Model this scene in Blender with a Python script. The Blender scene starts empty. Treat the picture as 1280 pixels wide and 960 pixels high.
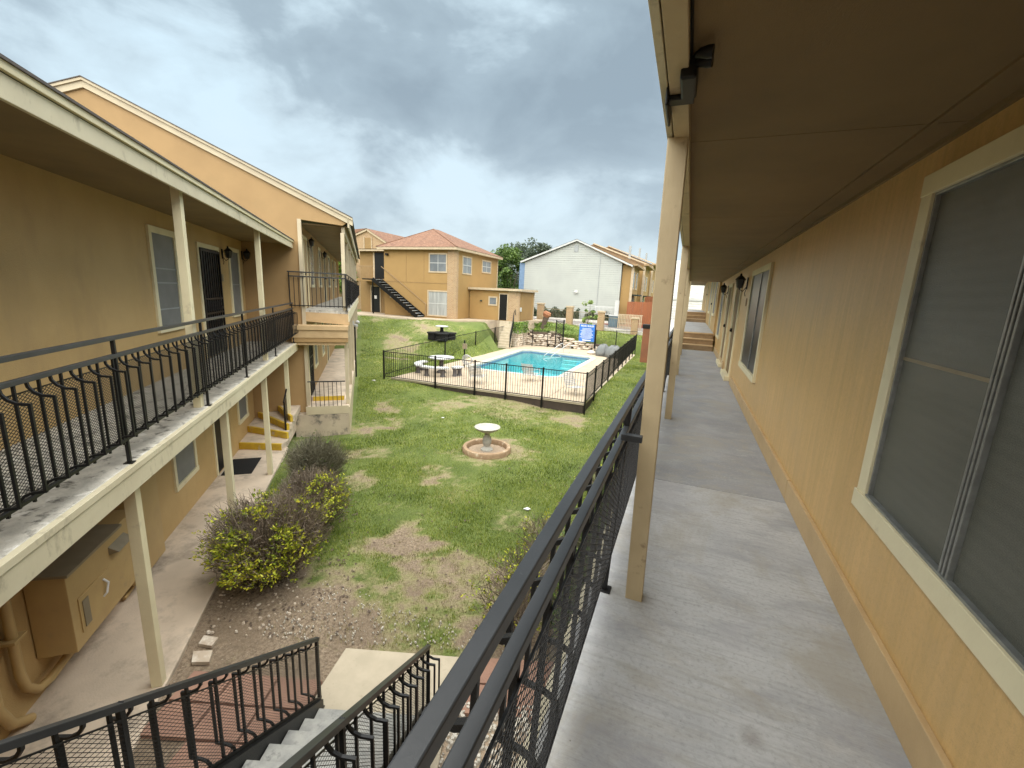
import bpy, bmesh, math, random
import numpy as np
from mathutils import Vector, Matrix
R = math.radians
random.seed(7); rng = np.random.default_rng(7)
SC = bpy.context.scene
C = SC.collection

# ------------------------------------------------------------------ camera
CY, CP, CR = R(21.53), R(11.71), R(2.596)
CAMH = 1.62
fwd = Vector((-math.sin(CY)*math.cos(CP), math.cos(CY)*math.cos(CP), -math.sin(CP)))
rt0 = Vector((math.cos(CY), math.sin(CY), 0)); up0 = rt0.cross(fwd)
rt = rt0*math.cos(CR) + up0*math.sin(CR); up = -rt0*math.sin(CR) + up0*math.cos(CR)
cd = bpy.data.cameras.new('camera'); cam = bpy.data.objects.new('camera', cd); C.objects.link(cam)
cd.sensor_fit = 'HORIZONTAL'; cd.sensor_width = 36; cd.lens = 540.1/1280*36
cd.clip_start = .05; cd.clip_end = 3000
cam.matrix_world = Matrix(((rt.x, up.x, -fwd.x, 0), (rt.y, up.y, -fwd.y, 0), (rt.z, up.z, -fwd.z, CAMH), (0, 0, 0, 1)))
SC.camera = cam

# ------------------------------------------------------------------ light, sky, exposure
SUN_EL, SUN_AZ = R(68), R(166)          # azimuth clockwise from +Y
sd = Vector((math.sin(SUN_AZ)*math.cos(SUN_EL), math.cos(SUN_AZ)*math.cos(SUN_EL), math.sin(SUN_EL)))
sl = bpy.data.lights.new('sun', 'SUN'); sl.energy = 1.5; sl.angle = R(118); sl.color = (1.0, .95, .87)
so = bpy.data.objects.new('sun', sl); C.objects.link(so); so.rotation_euler = (-sd).to_track_quat('-Z', 'Y').to_euler(); so.location = (0, 0, 60)
SC.view_settings.view_transform = 'Standard'; SC.view_settings.look = 'None'
SC.view_settings.exposure = 2.78; SC.view_settings.gamma = 1.0; SC.view_settings.use_curve_mapping = False
SC.render.engine = 'CYCLES'
try:
    SC.cycles.use_denoising = True; SC.cycles.denoiser = 'OPENIMAGEDENOISE'
    SC.cycles.max_bounces = 10; SC.cycles.diffuse_bounces = 8; SC.cycles.transparent_max_bounces = 16
    SC.cycles.caustics_reflective = False; SC.cycles.caustics_refractive = False
except Exception: pass
W = bpy.data.worlds.new('World'); SC.world = W; W.use_nodes = True
wt = W.node_tree; wt.nodes.clear()

class NT:
    """small helper round a node tree"""
    def __init__(s, t): s.t = t
    def n(s, typ, **kw):
        x = s.t.nodes.new(typ)
        for k, v in kw.items():
            if k == 'i':
                for a, b in v.items():
                    if isinstance(b, bpy.types.NodeSocket): s.t.links.new(b, x.inputs[a])
                    else: x.inputs[a].default_value = b
            else: setattr(x, k, v)
        return x
    def math(s, op, a, b=0.0, c=None, clamp=False):
        x = s.t.nodes.new('ShaderNodeMath'); x.operation = op; x.use_clamp = clamp
        for i, v in enumerate((a, b) if c is None else (a, b, c)):
            if isinstance(v, bpy.types.NodeSocket): s.t.links.new(v, x.inputs[i])
            else: x.inputs[i].default_value = v
        return x.outputs[0]
    def ramp(s, f, stops):
        x = s.t.nodes.new('ShaderNodeValToRGB'); s.t.links.new(f, x.inputs[0])
        e = x.color_ramp.elements
        while len(e) < len(stops): e.new(.5)
        for q, (p, c) in zip(e, stops):
            q.position = p; q.color = (c, c, c, 1) if isinstance(c, (int, float)) else (*c, 1)
        return x.outputs[0]
    def mix(s, f, a, b, mode='MIX'):
        x = s.t.nodes.new('ShaderNodeMix'); x.data_type = 'RGBA'; x.blend_type = mode
        for k, v in ((0, f), (6, a), (7, b)):
            if isinstance(v, bpy.types.NodeSocket): s.t.links.new(v, x.inputs[k])
            else: x.inputs[k].default_value = v if k == 0 else (*v, 1) if len(v) == 3 else v
        return x.outputs[2]
    def noise(s, vec, scale, detail=4, rough=.55, dist=0.0):
        x = s.n('ShaderNodeTexNoise'); s.t.links.new(vec, x.inputs['Vector'])
        x.inputs['Scale'].default_value = scale; x.inputs['Detail'].default_value = detail
        x.inputs['Roughness'].default_value = rough; x.inputs['Distortion'].default_value = dist
        return x.outputs[0]

def build_world():
    w = NT(wt)
    tc = w.n('ShaderNodeTexCoord').outputs['Generated']
    nrm = w.n('ShaderNodeVectorMath', operation='NORMALIZE', i={0: tc}).outputs[0]
    sep = w.n('ShaderNodeSeparateXYZ', i={0: nrm})
    z = w.math('MAXIMUM', sep.outputs[2], 0.0)
    den = w.math('ADD', z, 0.16)
    uv = w.n('ShaderNodeVectorMath', operation='MULTIPLY', i={0: nrm, 1: (1.0, 1.0, 1.9)}).outputs[0]
    big = w.noise(uv, 1.7, 3, .5)
    med = w.noise(uv, 3.6, 8, .54, .35)
    fine = w.noise(uv, 10, 6, .6, .2)
    # dense cloud mass that hangs over the courtyard ahead
    cen = w.n('ShaderNodeVectorMath', operation='SUBTRACT', i={0: nrm, 1: (-.36, .84, .40)}).outputs[0]
    cen = w.n('ShaderNodeVectorMath', operation='MULTIPLY', i={0: cen, 1: (1.45, 1.0, 4.2)}).outputs[0]
    ln = w.n('ShaderNodeVectorMath', operation='LENGTH', i={0: cen}).outputs['Value']
    mass = w.math('SUBTRACT', 1.0, w.math('MULTIPLY', ln, 1.25), clamp=True)
    d = w.math('ADD', w.math('MULTIPLY', big, .40), w.math('MULTIPLY', med, .80))
    d = w.math('ADD', d, w.math('MULTIPLY', fine, .16))
    d = w.math('ADD', d, w.math('MULTIPLY', mass, .22))
    cloud = w.ramp(d, [(.62, (.50, .63, .70)), (.70, (.44, .545, .60)), (.745, (.37, .46, .51)), (.80, (.29, .365, .41)), (.97, (.225, .285, .325))])
    low = w.ramp(z, [(.0, (.62, .66, .66)), (.12, (.60, .65, .66)), (.34, (0, 0, 0))])
    lowf = w.ramp(z, [(.03, .75), (.17, .45), (.36, 0.0)])
    lowc = w.ramp(med, [(.36, (.52, .57, .585)), (.58, (.36, .42, .455))])
    col = w.mix(lowf, cloud, lowc)
    sky = w.n('ShaderNodeTexSky', sky_type='NISHITA', sun_disc=False, sun_elevation=SUN_EL, sun_rotation=SUN_AZ)
    skyc = w.n('ShaderNodeVectorMath', operation='SCALE', i={0: sky.outputs[0]}); skyc.inputs['Scale'].default_value = .10
    col = w.mix(.88, skyc.outputs[0], col)
    bg = w.n('ShaderNodeBackground', i={'Color': col, 'Strength': 0.228})
    w.t.links.new(bg.outputs[0], w.n('ShaderNodeOutputWorld').inputs[0])
build_world()

# ------------------------------------------------------------------ materials
M = {}
def mat(name, col, col2=None, rough=.75, scale=3., detail=5, bump=0., bscale=60., stretch=(1, 1, 1), bstretch=(1, 1, 1), spec=.5, metal=0.,
        dirt=None, dscale=1.2, dlo=.5, dhi=.7, dstretch=(1, 1, 1), speck=None, rvar=0., coord='pos', fn=None):
    m = bpy.data.materials.new(name); m.use_nodes = True; t = m.node_tree; t.nodes.clear(); w = NT(t)
    if coord == 'pos': P = w.n('ShaderNodeNewGeometry').outputs['Position']
    else: P = w.n('ShaderNodeTexCoord').outputs['Object']
    def st(v, s):
        return v if s == (1, 1, 1) else w.n('ShaderNodeVectorMath', operation='MULTIPLY', i={0: v, 1: s}).outputs[0]
    col2 = col2 or tuple(c*.82 for c in col)
    n1 = w.noise(st(P, stretch), scale, detail)
    c = w.mix(w.ramp(n1, [(.35, 0.), (.65, 1.)]), col, col2)
    if dirt:
        n2 = w.noise(st(P, dstretch), dscale, 6, .65)
        c = w.mix(w.ramp(n2, [(dlo, 0.), (dhi, 1.)]), c, dirt)
    if speck:
        n3 = w.noise(P, speck[1], 2, .5)
        c = w.mix(w.ramp(n3, [(speck[2], 0.), (speck[2]+.05, 1.)]), c, speck[0])
    b = w.n('ShaderNodeBsdfPrincipled'); b.inputs['Roughness'].default_value = rough; b.inputs['Metallic'].default_value = metal
    b.inputs['Specular IOR Level'].default_value = spec
    if fn: c = fn(w, P, c, b) or c
    t.links.new(c, b.inputs['Base Color'])
    if rvar:
        t.links.new(w.math('ADD', rough-rvar/2, w.math('MULTIPLY', n1, rvar)), b.inputs['Roughness'])
    if bump:
        n4 = w.noise(st(P, bstretch), bscale, 4, .6)
        bm_ = w.n('ShaderNodeBump', i={'Height': n4, 'Strength': min(1, bump), 'Distance': .01})
        if not b.inputs['Normal'].is_linked: t.links.new(bm_.outputs[0], b.inputs['Normal'])
    t.links.new(b.outputs[0], w.n('ShaderNodeOutputMaterial').inputs[0])
    M[name] = m; return m

OCH = (.53, .365, .165); OCH2 = (.475, .325, .14)
mat('stucco', OCH, OCH2, .62, 1.3, 6, .6, 95, spec=.3, dirt=(.40, .275, .13), dscale=1.3, dlo=.5, dhi=.8, dstretch=(1, 1, .35))
mat('stucco_dimmed', (.385, .25, .115), (.34, .22, .10), .62, 1.3, 6, .6, 95, spec=.3, dirt=(.33, .22, .10), dscale=.9, dlo=.55, dhi=.8)  # same paint as stucco, colour darkened to hold back light on the gable block
mat('trim_dimmed', (.52, .45, .31), (.46, .39, .27), .6, 3, 5, .15, 60)  # cream trim with the same light correction darkened into its colour
# smooth painted panel wall of the near building: rolled paint, thin vertical grooves
def panel_fn(w, P, c, b):
    wv = w.noise(w.n('ShaderNodeVectorMath', operation='MULTIPLY', i={0: P, 1: (1, 9, .5)}).outputs[0], 2.2, 4, .6)
    c = w.mix(w.ramp(wv, [(.38, .0), (.72, .8)]), c, (.50, .335, .13))
    n = w.noise(P, 170, 3, .6)
    c = w.mix(w.ramp(w.noise(P, 55, 5, .7), [(.36, .35), (.5, 0.)]), c, (.42, .275, .11))
    c = w.mix(w.ramp(w.noise(P, 1.7, 6, .7), [(.52, 0.), (.70, .45)]), c, (.50, .35, .17))
    h = w.math('ADD', w.math('MULTIPLY', n, .7), w.math('MULTIPLY', wv, 1.3))
    bb = w.n('ShaderNodeBump', i={'Height': h, 'Strength': .35, 'Distance': .006})
    w.t.links.new(bb.outputs[0], b.inputs['Normal'])
    return c
mat('panel_wall', (.68, .445, .185), (.60, .39, .16), .42, 1.1, 5, spec=.45, fn=panel_fn)
mat('baseboard', (.53, .38, .20), (.46, .325, .17), .6, 4, 5, .3, 60)
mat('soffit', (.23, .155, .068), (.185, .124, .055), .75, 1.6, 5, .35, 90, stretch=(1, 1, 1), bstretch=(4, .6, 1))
mat('trim', (.74, .67, .45), (.67, .60, .40), .6, 3, 5, .15, 60, dirt=(.42, .36, .25), dscale=5, dlo=.62, dhi=.85)
mat('post_paint', (.55, .445, .27), (.49, .39, .235), .6, 5, 6, .25, 40, bstretch=(1, 1, .25), dirt=(.28, .20, .12), dscale=11, dlo=.62, dhi=.74)
mat('fascia_paint', (.64, .585, .42), (.57, .51, .36), .6, 2, 5, .2, 30, bstretch=(1, 1, .3), dirt=(.30, .26, .18), dscale=7, dlo=.56, dhi=.76, dstretch=(1, 1, .5))
mat('dark_edge', (.03, .045, .035), None, .8)
mat('black_steel', (.007, .007, .0075), (.012, .012, .0125), .42, 9, 4, .2, 120, spec=.35, dirt=(.03, .03, .03), dscale=40, dlo=.68, dhi=.75)
mat('worn_steel', (.030, .032, .034), (.04, .042, .045), .38, 7, 5, .04, 90, spec=.4, dirt=(.07, .07, .07), dscale=50, dlo=.66, dhi=.74)
mat('black_paint', (.006, .006, .006), None, .45, spec=.3)
mat('white_metal', (.5, .5, .49), None, .4)
mat('alu', (.32, .33, .32), (.24, .25, .24), .4, 20, 3, metal=.5)
mat('rail_grey', (.09, .095, .1), (.07, .073, .078), .35, 7, 4, .15, 90)
# brushed concrete of the near walkway
def broom_fn(w, P, c, b):
    v = w.n('ShaderNodeVectorMath', operation='MULTIPLY', i={0: P, 1: (1.6, 26, 1)}).outputs[0]
    n = w.noise(v, 1.7, 6, .65, .3)
    v2 = w.n('ShaderNodeVectorMath', operation='MULTIPLY', i={0: P, 1: (1.3, 3.2, 1)}).outputs[0]
    n2 = w.noise(v2, 1.3, 7, .68, .6)
    c = w.mix(w.ramp(n, [(.34, .38), (.50, 0.)]), c, (.26, .26, .26))
    gr = w.noise(P, 45, 5, .7)
    c = w.mix(w.ramp(gr, [(.34, .45), (.48, 0.)]), c, (.24, .24, .235))
    c = w.mix(w.ramp(gr, [(.56, 0.), (.70, .35)]), c, (.62, .62, .60))
    c = w.mix(w.ramp(n2, [(.34, .7), (.50, 0.)]), c, (.29, .295, .315))
    n5 = w.noise(v2, 2.6, 5, .6)
    c = w.mix(w.ramp(n5, [(.60, 0.), (.72, .45)]), c, (.56, .56, .545))
    bl = w.noise(P, 1.5, 7, .7, .8)
    c = w.mix(w.ramp(bl, [(.50, 0.), (.64, .7)]), c, (.34, .32, .275))
    c = w.mix(w.ramp(bl, [(.32, .7), (.46, 0.)]), c, (.37, .37, .39))
    vor = w.n('ShaderNodeTexVoronoi', i={'Vector': P, 'Scale': 7.0}); 
    c = w.mix(w.ramp(vor.outputs['Distance'], [(.012, .8), (.03, 0.)]), c, (.16, .15, .13))
    sp = w.n('ShaderNodeVectorMath', operation='SUBTRACT', i={0: P, 1: (.42, 1.62, 0)}).outputs[0]
    ln = w.n('ShaderNodeVectorMath', operation='LENGTH', i={0: sp}).outputs['Value']
    ln = w.math('ADD', ln, w.math('MULTIPLY', w.noise(P, 14, 5, .7), .10))
    c = w.mix(w.ramp(ln, [(.06, .4), (.11, 0.)]), c, (.12, .09, .065))
    h = w.math('ADD', n, w.math('MULTIPLY', w.noise(P, 60, 4), .35))
    bb = w.n('ShaderNodeBump', i={'Height': h, 'Strength': .6, 'Distance': .006})
    w.t.links.new(bb.outputs[0], b.inputs['Normal']); return c
mat('walk_concrete', (.49, .50, .505), (.40, .41, .42), .72, 1.8, 7, spec=.4, dirt=(.36, .34, .31), dscale=2.3, dlo=.52, dhi=.75, fn=broom_fn)
mat('walk_concrete_old', (.34, .35, .36), (.25, .26, .275), .72, 1.8, 7, spec=.4, dirt=(.36, .34, .31), dscale=2.3, dlo=.52, dhi=.75, fn=broom_fn)
mat('deck_concrete', (.60, .57, .50), (.38, .365, .325), .85, 5, 9, .7, 30, dirt=(.10, .095, .08), dscale=6.5, dlo=.53, dhi=.66, speck=((.62, .60, .55), 9, .62))
mat('side_concrete', (.64, .53, .41), (.52, .43, .33), .85, 1.7, 7, .4, 50, dirt=(.30, .25, .195), dscale=2.4, dlo=.50, dhi=.72, dstretch=(1, 1, 1))
mat('pale_concrete', (.52, .45, .335), (.44, .38, .28), .85, 4, 7, .35, 70, dirt=(.34, .28, .20), dscale=9, dlo=.60, dhi=.78)
mat('base_concrete', (.50, .42, .31), (.40, .33, .25), .9, 2, 6, .5, 30, dirt=(.10, .095, .08), dscale=2.6, dlo=.50, dhi=.66)
mat('tread_concrete', (.40, .395, .36), (.27, .27, .255), .85, 7, 7, .4, 60, dirt=(.20, .20, .19), dscale=12, dlo=.55, dhi=.7)
mat('pool_deck', (.46, .375, .27), (.39, .315, .23), .85, 1.5, 6, .3, 50, dirt=(.33, .25, .20), dscale=1.1, dlo=.60, dhi=.78)
mat('coping', (.50, .47, .41), (.43, .40, .35), .7, 5, 4)
mat('retaining', (.07, .052, .04), (.05, .038, .03), .9, 3, 5, .5, 20)
mat('paver', (.345, .20, .14), (.28, .16, .115), .85, 4, 6, .45, 50, dirt=(.24, .15, .11), dscale=3, dlo=.55, dhi=.78)
mat('yellow_paint', (.62, .42, .03), (.50, .33, .03), .65, 6, 6, .3, 50, dirt=(.45, .38, .27), dscale=4, dlo=.58, dhi=.7)
mat('brown_wood', (.33, .225, .12), (.26, .175, .09), .65, 5, 5, .3, 40, bstretch=(.2, 1, 1))
mat('beige_wood', (.52, .37, .20), (.46, .32, .17), .65, 5, 5, .3, 40)
mat('asphalt', (.20, .185, .18), (.165, .155, .15), .9, 3, 6, .4, 30, dirt=(.27, .25, .245), dscale=1.4)
mat('kerb_paint', (.70, .68, .62), None, .8, 8)
mat('red_kerb', (.32, .085, .065), (.25, .08, .06), .8, 5)
mat('shingle', (.18, .088, .05), (.115, .056, .034), .9, 2.2, 8, .7, 14, dirt=(.25, .14, .085), dscale=6, dlo=.5, dhi=.62, dstretch=(1, 1, 3))
mat('shingle_brown', (.26, .165, .09), (.22, .14, .08), .9, 2.2, 8, .7, 14)
mat('dark_roof', (.12, .105, .095), None, .9, 4, 5, .5, 30)
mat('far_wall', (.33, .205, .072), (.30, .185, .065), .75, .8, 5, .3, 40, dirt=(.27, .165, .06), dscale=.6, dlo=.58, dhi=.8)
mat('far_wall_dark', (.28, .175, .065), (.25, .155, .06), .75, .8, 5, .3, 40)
mat('far_trim', (.50, .40, .27), None, .7, 4)
mat('siding', (.40, .42, .385), (.365, .38, .355), .7, .7, 5, .2, 20, dirt=(.42, .36, .29), dscale=.55, dlo=.66, dhi=.85)
mat('white_trim', (.55, .56, .54), None, .6, 3)
mat('blue_board', (.16, .25, .38), None, .7)
mat('grey_board', (.34, .36, .36), None, .7)
mat('blinds', (.55, .57, .57), (.48, .50, .50), .6, 4, 3)
mat('bright_siding', (.82, .82, .78), None, .7, 2)
mat('cabinet', (.50, .35, .15), (.44, .30, .13), .5, 2, 4, .15, 60, dirt=(.36, .27, .14), dscale=4, dlo=.62, dhi=.8)
mat('galv', (.30, .25, .17), (.25, .21, .14), .5, 6, 4, metal=.2)
mat('bird_stone', (.46, .45, .40), (.36, .35, .31), .85, 12, 5, .5, 60)
mat('terracotta', (.38, .265, .16), (.30, .20, .12), .85, 8, 6, .5, 40, dirt=(.60, .50, .37), dscale=7, dlo=.55, dhi=.7)
mat('gravel', (.42, .33, .24), (.30, .22, .15), .95, 30, 6, .8, 60)
mat('table_white', (.58, .60, .60), None, .6, 6)
mat('table_leg', (.12, .11, .11), None, .8, 6)
mat('orange_fence', (.30, .10, .038), (.23, .08, .032), .8, 3, 5, .4, 12, stretch=(6, 6, .4))
mat('brown_bin', (.25, .095, .042), (.2, .08, .038), .7, 3)
mat('blue_sign', (.03, .16, .55), None, .5)
mat('sign_white', (.85, .87, .9), None, .5)
mat('grey_cover', (.17, .18, .18), (.13, .14, .14), .8, 4, 5, .5, 20)
mat('bark', (.13, .095, .07), (.085, .062, .047), .95, 12, 5, .6, 30)
mat('stump_red', (.34, .15, .075), (.26, .11, .055), .9, 9, 5, .5, 20)
mat('blue_car', (.10, .16, .20), None, .4)
mat('mat_black', (.006, .006, .006), None, .95, 20, 4, .4, 80)
mat('stone_wall', (.56, .47, .36), (.42, .34, .26), .9, 2.5, 6, .6, 14, dirt=(.66, .60, .51), dscale=3.1, dlo=.48, dhi=.6)
mat('pebble', (.62, .58, .50), (.42, .38, .32), .8, 9, 3)
mat('paper', (.8, .8, .8), None, .7)
mat('bulb', (.75, .75, .72), None, .25)

def brick_mat(name, c1, c2, mortar, scale=1.):
    def fn(w, P, c, b):
        s = w.n('ShaderNodeSeparateXYZ', i={0: P})
        v = w.n('ShaderNodeCombineXYZ', i={0: w.math('ADD', s.outputs[0], s.outputs[1]), 1: s.outputs[2], 2: 0.}).outputs[0]
        br = w.n('ShaderNodeTexBrick', i={'Vector': v, 'Scale': 1., 'Brick Width': .24*scale, 'Row Height': .085*scale, 'Mortar Size': .012*scale,
                                          'Color1': (*c1, 1), 'Color2': (*c2, 1), 'Mortar': (*mortar, 1)})
        return br.outputs[0]
    mat(name, c1, c2, .9, fn=fn)
brick_mat('tan_brick', (.38, .245, .125), (.31, .19, .095), (.40, .32, .22))

def screen_fn(w, P, c, b):
    wv = w.n('ShaderNodeTexWave', i={'Vector': P, 'Scale': 42.0, 'Distortion': 0.0}); wv.bands_direction = 'Z'
    g = w.noise(w.n('ShaderNodeVectorMath', operation='MULTIPLY', i={0: P, 1: (1, .5, 1.6)}).outputs[0], 2.0, 4, .55, .4)
    bl = w.n('ShaderNodeTexWave', i={'Vector': P, 'Scale': 6.4, 'Distortion': .6}); bl.bands_direction = 'Z'
    c = w.mix(w.math('MULTIPLY', bl.outputs[0], .16), c, (.045, .046, .038))
    c = w.mix(w.math('MULTIPLY', wv.outputs[0], .3), c, (.125, .125, .105))
    return w.mix(w.ramp(g, [(.4, 0.), (.7, .6)]), c, (.15, .15, .125))
mat('screen', (.11, .112, .092), (.082, .085, .07), .24, 200, 3, .3, 260, spec=.55, fn=screen_fn)
mat('screen_grey', (.20, .205, .20), (.16, .165, .16), .5, 2.5, 4, .2, 220, spec=.4)
mat('dark_glass', (.010, .011, .012), (.007, .008, .009), .3, 1.5, 3, spec=.7)
def far_glass_fn(w, P, c, b): return c
mat('far_glass', (.20, .22, .235), (.13, .145, .155), .25, 1.2, 4, spec=.6)
mat('curtain', (.36, .37, .35), (.24, .25, .24), .7, 3, 4, stretch=(5, 5, .3))

def leaf_mat(name, a, b_, c_, trans=.25):
    m = bpy.data.materials.new(name); m.use_nodes = True; t = m.node_tree; t.nodes.clear(); w = NT(t)
    g = w.n('ShaderNodeNewGeometry'); r = g.outputs['Random Per Island']
    big = w.noise(g.outputs['Position'], 1.3, 4, .6)
    f = w.math('ADD', w.math('MULTIPLY', r, .55), w.math('MULTIPLY', big, .6))
    col = w.ramp(f, [(.25, a), (.55, b_), (.85, c_)])
    p = w.n('ShaderNodeBsdfPrincipled', i={'Base Color': col, 'Roughness': .55})
    tr = w.n('ShaderNodeBsdfTranslucent', i={'Color': col})
    mx = w.n('ShaderNodeMixShader', i={0: trans, 1: p.outputs[0], 2: tr.outputs[0]})
    t.links.new(mx.outputs[0], w.n('ShaderNodeOutputMaterial').inputs[0]); M[name] = m
leaf_mat('leaf_yellow', (.10, .17, .015), (.36, .42, .03), (.70, .66, .06))
leaf_mat('leaf_green', (.05, .10, .015), (.12, .22, .03), (.24, .34, .05))
leaf_mat('leaf_tree', (.03, .07, .012), (.075, .14, .022), (.15, .23, .045))
leaf_mat('leaf_dark', (.02, .035, .015), (.04, .065, .028), (.07, .10, .05))
leaf_mat('leaf_far', (.05, .075, .045), (.08, .11, .07), (.11, .14, .09))
leaf_mat('leaf_sapling', (.12, .20, .04), (.22, .32, .08), (.34, .42, .14))
leaf_mat('twig', (.06, .045, .032), (.15, .115, .08), (.30, .24, .18), 0)
leaf_mat('twig_green', (.06, .055, .035), (.14, .13, .08), (.26, .24, .16), 0)

def ground_mat():
    m = bpy.data.materials.new('lawn_ground'); m.use_nodes = True; t = m.node_tree; t.nodes.clear(); w = NT(t)
    P = w.n('ShaderNodeNewGeometry').outputs['Position']
    a = w.n('ShaderNodeAttribute', attribute_name='dry').outputs['Fac']
    f = w.math('ADD', a, w.math('MULTIPLY', w.math('SUBTRACT', w.noise(P, 3.2, 8, .75), .5), 1.5))
    n2 = w.noise(P, 1.1, 5, .6); n3 = w.noise(P, 26, 5, .7)
    g = w.mix(w.ramp(n2, [(.35, 0.), (.65, 1.)]), (.10, .14, .025), (.16, .20, .045))
    g = w.mix(w.ramp(n3, [(.35, .6), (.6, 0.)]), g, (.045, .065, .018))
    d = w.mix(w.ramp(n3, [(.35, 0.), (.65, 1.)]), (.14, .10, .066), (.36, .28, .195))
    d = w.mix(w.ramp(n2, [(.4, 0.), (.65, .8)]), d, (.20, .15, .10))
    d = w.mix(w.ramp(w.noise(P, 60, 3, .6), [(.66, 0.), (.70, .8)]), d, (.58, .53, .45))
    st_ = w.mix(w.ramp(n3, [(.3, 0.), (.7, 1.)]), (.22, .20, .085), (.36, .32, .17))
    c = w.mix(w.ramp(f, [(.30, 0.), (.58, .85)]), g, st_)
    c = w.mix(w.ramp(f, [(.50, 0.), (.85, 1.)]), c, d)
    b = w.n('ShaderNodeBsdfPrincipled', i={'Base Color': c, 'Roughness': .95})
    bb = w.n('ShaderNodeBump', i={'Height': w.noise(P, 35, 6, .7), 'Strength': .8, 'Distance': .03})
    t.links.new(bb.outputs[0], b.inputs['Normal'])
    t.links.new(b.outputs[0], w.n('ShaderNodeOutputMaterial').inputs[0]); M['lawn_ground'] = m
ground_mat()
def grass_mat():
    m = bpy.data.materials.new('grass_blade'); m.use_nodes = True; t = m.node_tree; t.nodes.clear(); w = NT(t)
    g = w.n('ShaderNodeNewGeometry'); r = g.outputs['Random Per Island']; P = g.outputs['Position']
    n2 = w.noise(P, 1.1, 5, .6); n4 = w.noise(P, .45, 3, .5)
    f = w.math('ADD', w.math('MULTIPLY', r, .55), w.math('MULTIPLY', n2, .55))
    f = w.math('ADD', f, w.math('MULTIPLY', w.math('SUBTRACT', w.noise(P, 5.5, 3, .6), .5), .5))
    f = w.math('ADD', f, w.math('MULTIPLY', w.math('SUBTRACT', n4, .5), .8))
    col = w.ramp(f, [(.15, (.035, .07, .008)), (.42, (.155, .225, .028)), (.68, (.36, .43, .065)), (.9, (.62, .60, .25))])
    a = w.n('ShaderNodeAttribute', attribute_name='dry').outputs['Fac']
    col = w.mix(w.ramp(w.math('ADD', a, w.math('MULTIPLY', r, .3)), [(.45, 0.), (.75, .85)]), col, (.42, .36, .21))
    p = w.n('ShaderNodeBsdfPrincipled', i={'Base Color': col, 'Roughness': .6})
    tr = w.n('ShaderNodeBsdfTranslucent', i={'Color': col})
    mx = w.n('ShaderNodeMixShader', i={0: .3, 1: p.outputs[0], 2: tr.outputs[0]})
    t.links.new(mx.outputs[0], w.n('ShaderNodeOutputMaterial').inputs[0]); M['grass_blade'] = m
grass_mat()
def water_mat():
    m = bpy.data.materials.new('pool_water'); m.use_nodes = True; t = m.node_tree; t.nodes.clear(); w = NT(t)
    P = w.n('ShaderNodeNewGeometry').outputs['Position']
    bb = w.n('ShaderNodeBump', i={'Height': w.noise(P, 3.5, 4, .55, .6), 'Strength': .25, 'Distance': .05})
    gl = w.n('ShaderNodeBsdfGlossy', i={'Roughness': .04, 'Normal': bb.outputs[0]})
    tp = w.n('ShaderNodeBsdfTransparent', i={'Color': (.55, .93, .95, 1)})
    fr = w.n('ShaderNodeFresnel', i={'IOR': 1.28, 'Normal': bb.outputs[0]})
    mx = w.n('ShaderNodeMixShader', i={0: fr.outputs[0], 1: tp.outputs[0], 2: gl.outputs[0]})
    t.links.new(mx.outputs[0], w.n('ShaderNodeOutputMaterial').inputs[0]); M['pool_water'] = m
water_mat()
def basin_fn(w, P, c, b):
    n = w.noise(P, 1.6, 4, .5, 1.5)
    return w.mix(w.ramp(n, [(.45, 0.), (.5, .35), (.55, 0.)]), c, (.75, .95, .95))
mat('basin', (.30, .72, .76), (.24, .64, .70), .8, .5, 3, fn=basin_fn)

# ------------------------------------------------------------------ frames and mesh builder
TH = R(39.92)
class Frame:
    def __init__(s, rot, ox=0., oy=0.):
        s.rot = rot; s.ox = ox; s.oy = oy; s.c = math.cos(rot); s.s = math.sin(rot)
    def w(s, x, y): return (s.ox + x*s.c - y*s.s, s.oy + x*s.s + y*s.c)
    def inv(s, X, Y):
        X -= s.ox; Y -= s.oy
        return (X*s.c + Y*s.s, -X*s.s + Y*s.c)
WF = Frame(0); LF = Frame(TH); SF = Frame(R(20), -2.985, 2.663)
_no = LF.w(-1.84, 13.9); NF = Frame(TH+R(.5), *_no)     # frame of the next unit: x across, y along, origin at the wall corner

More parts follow.
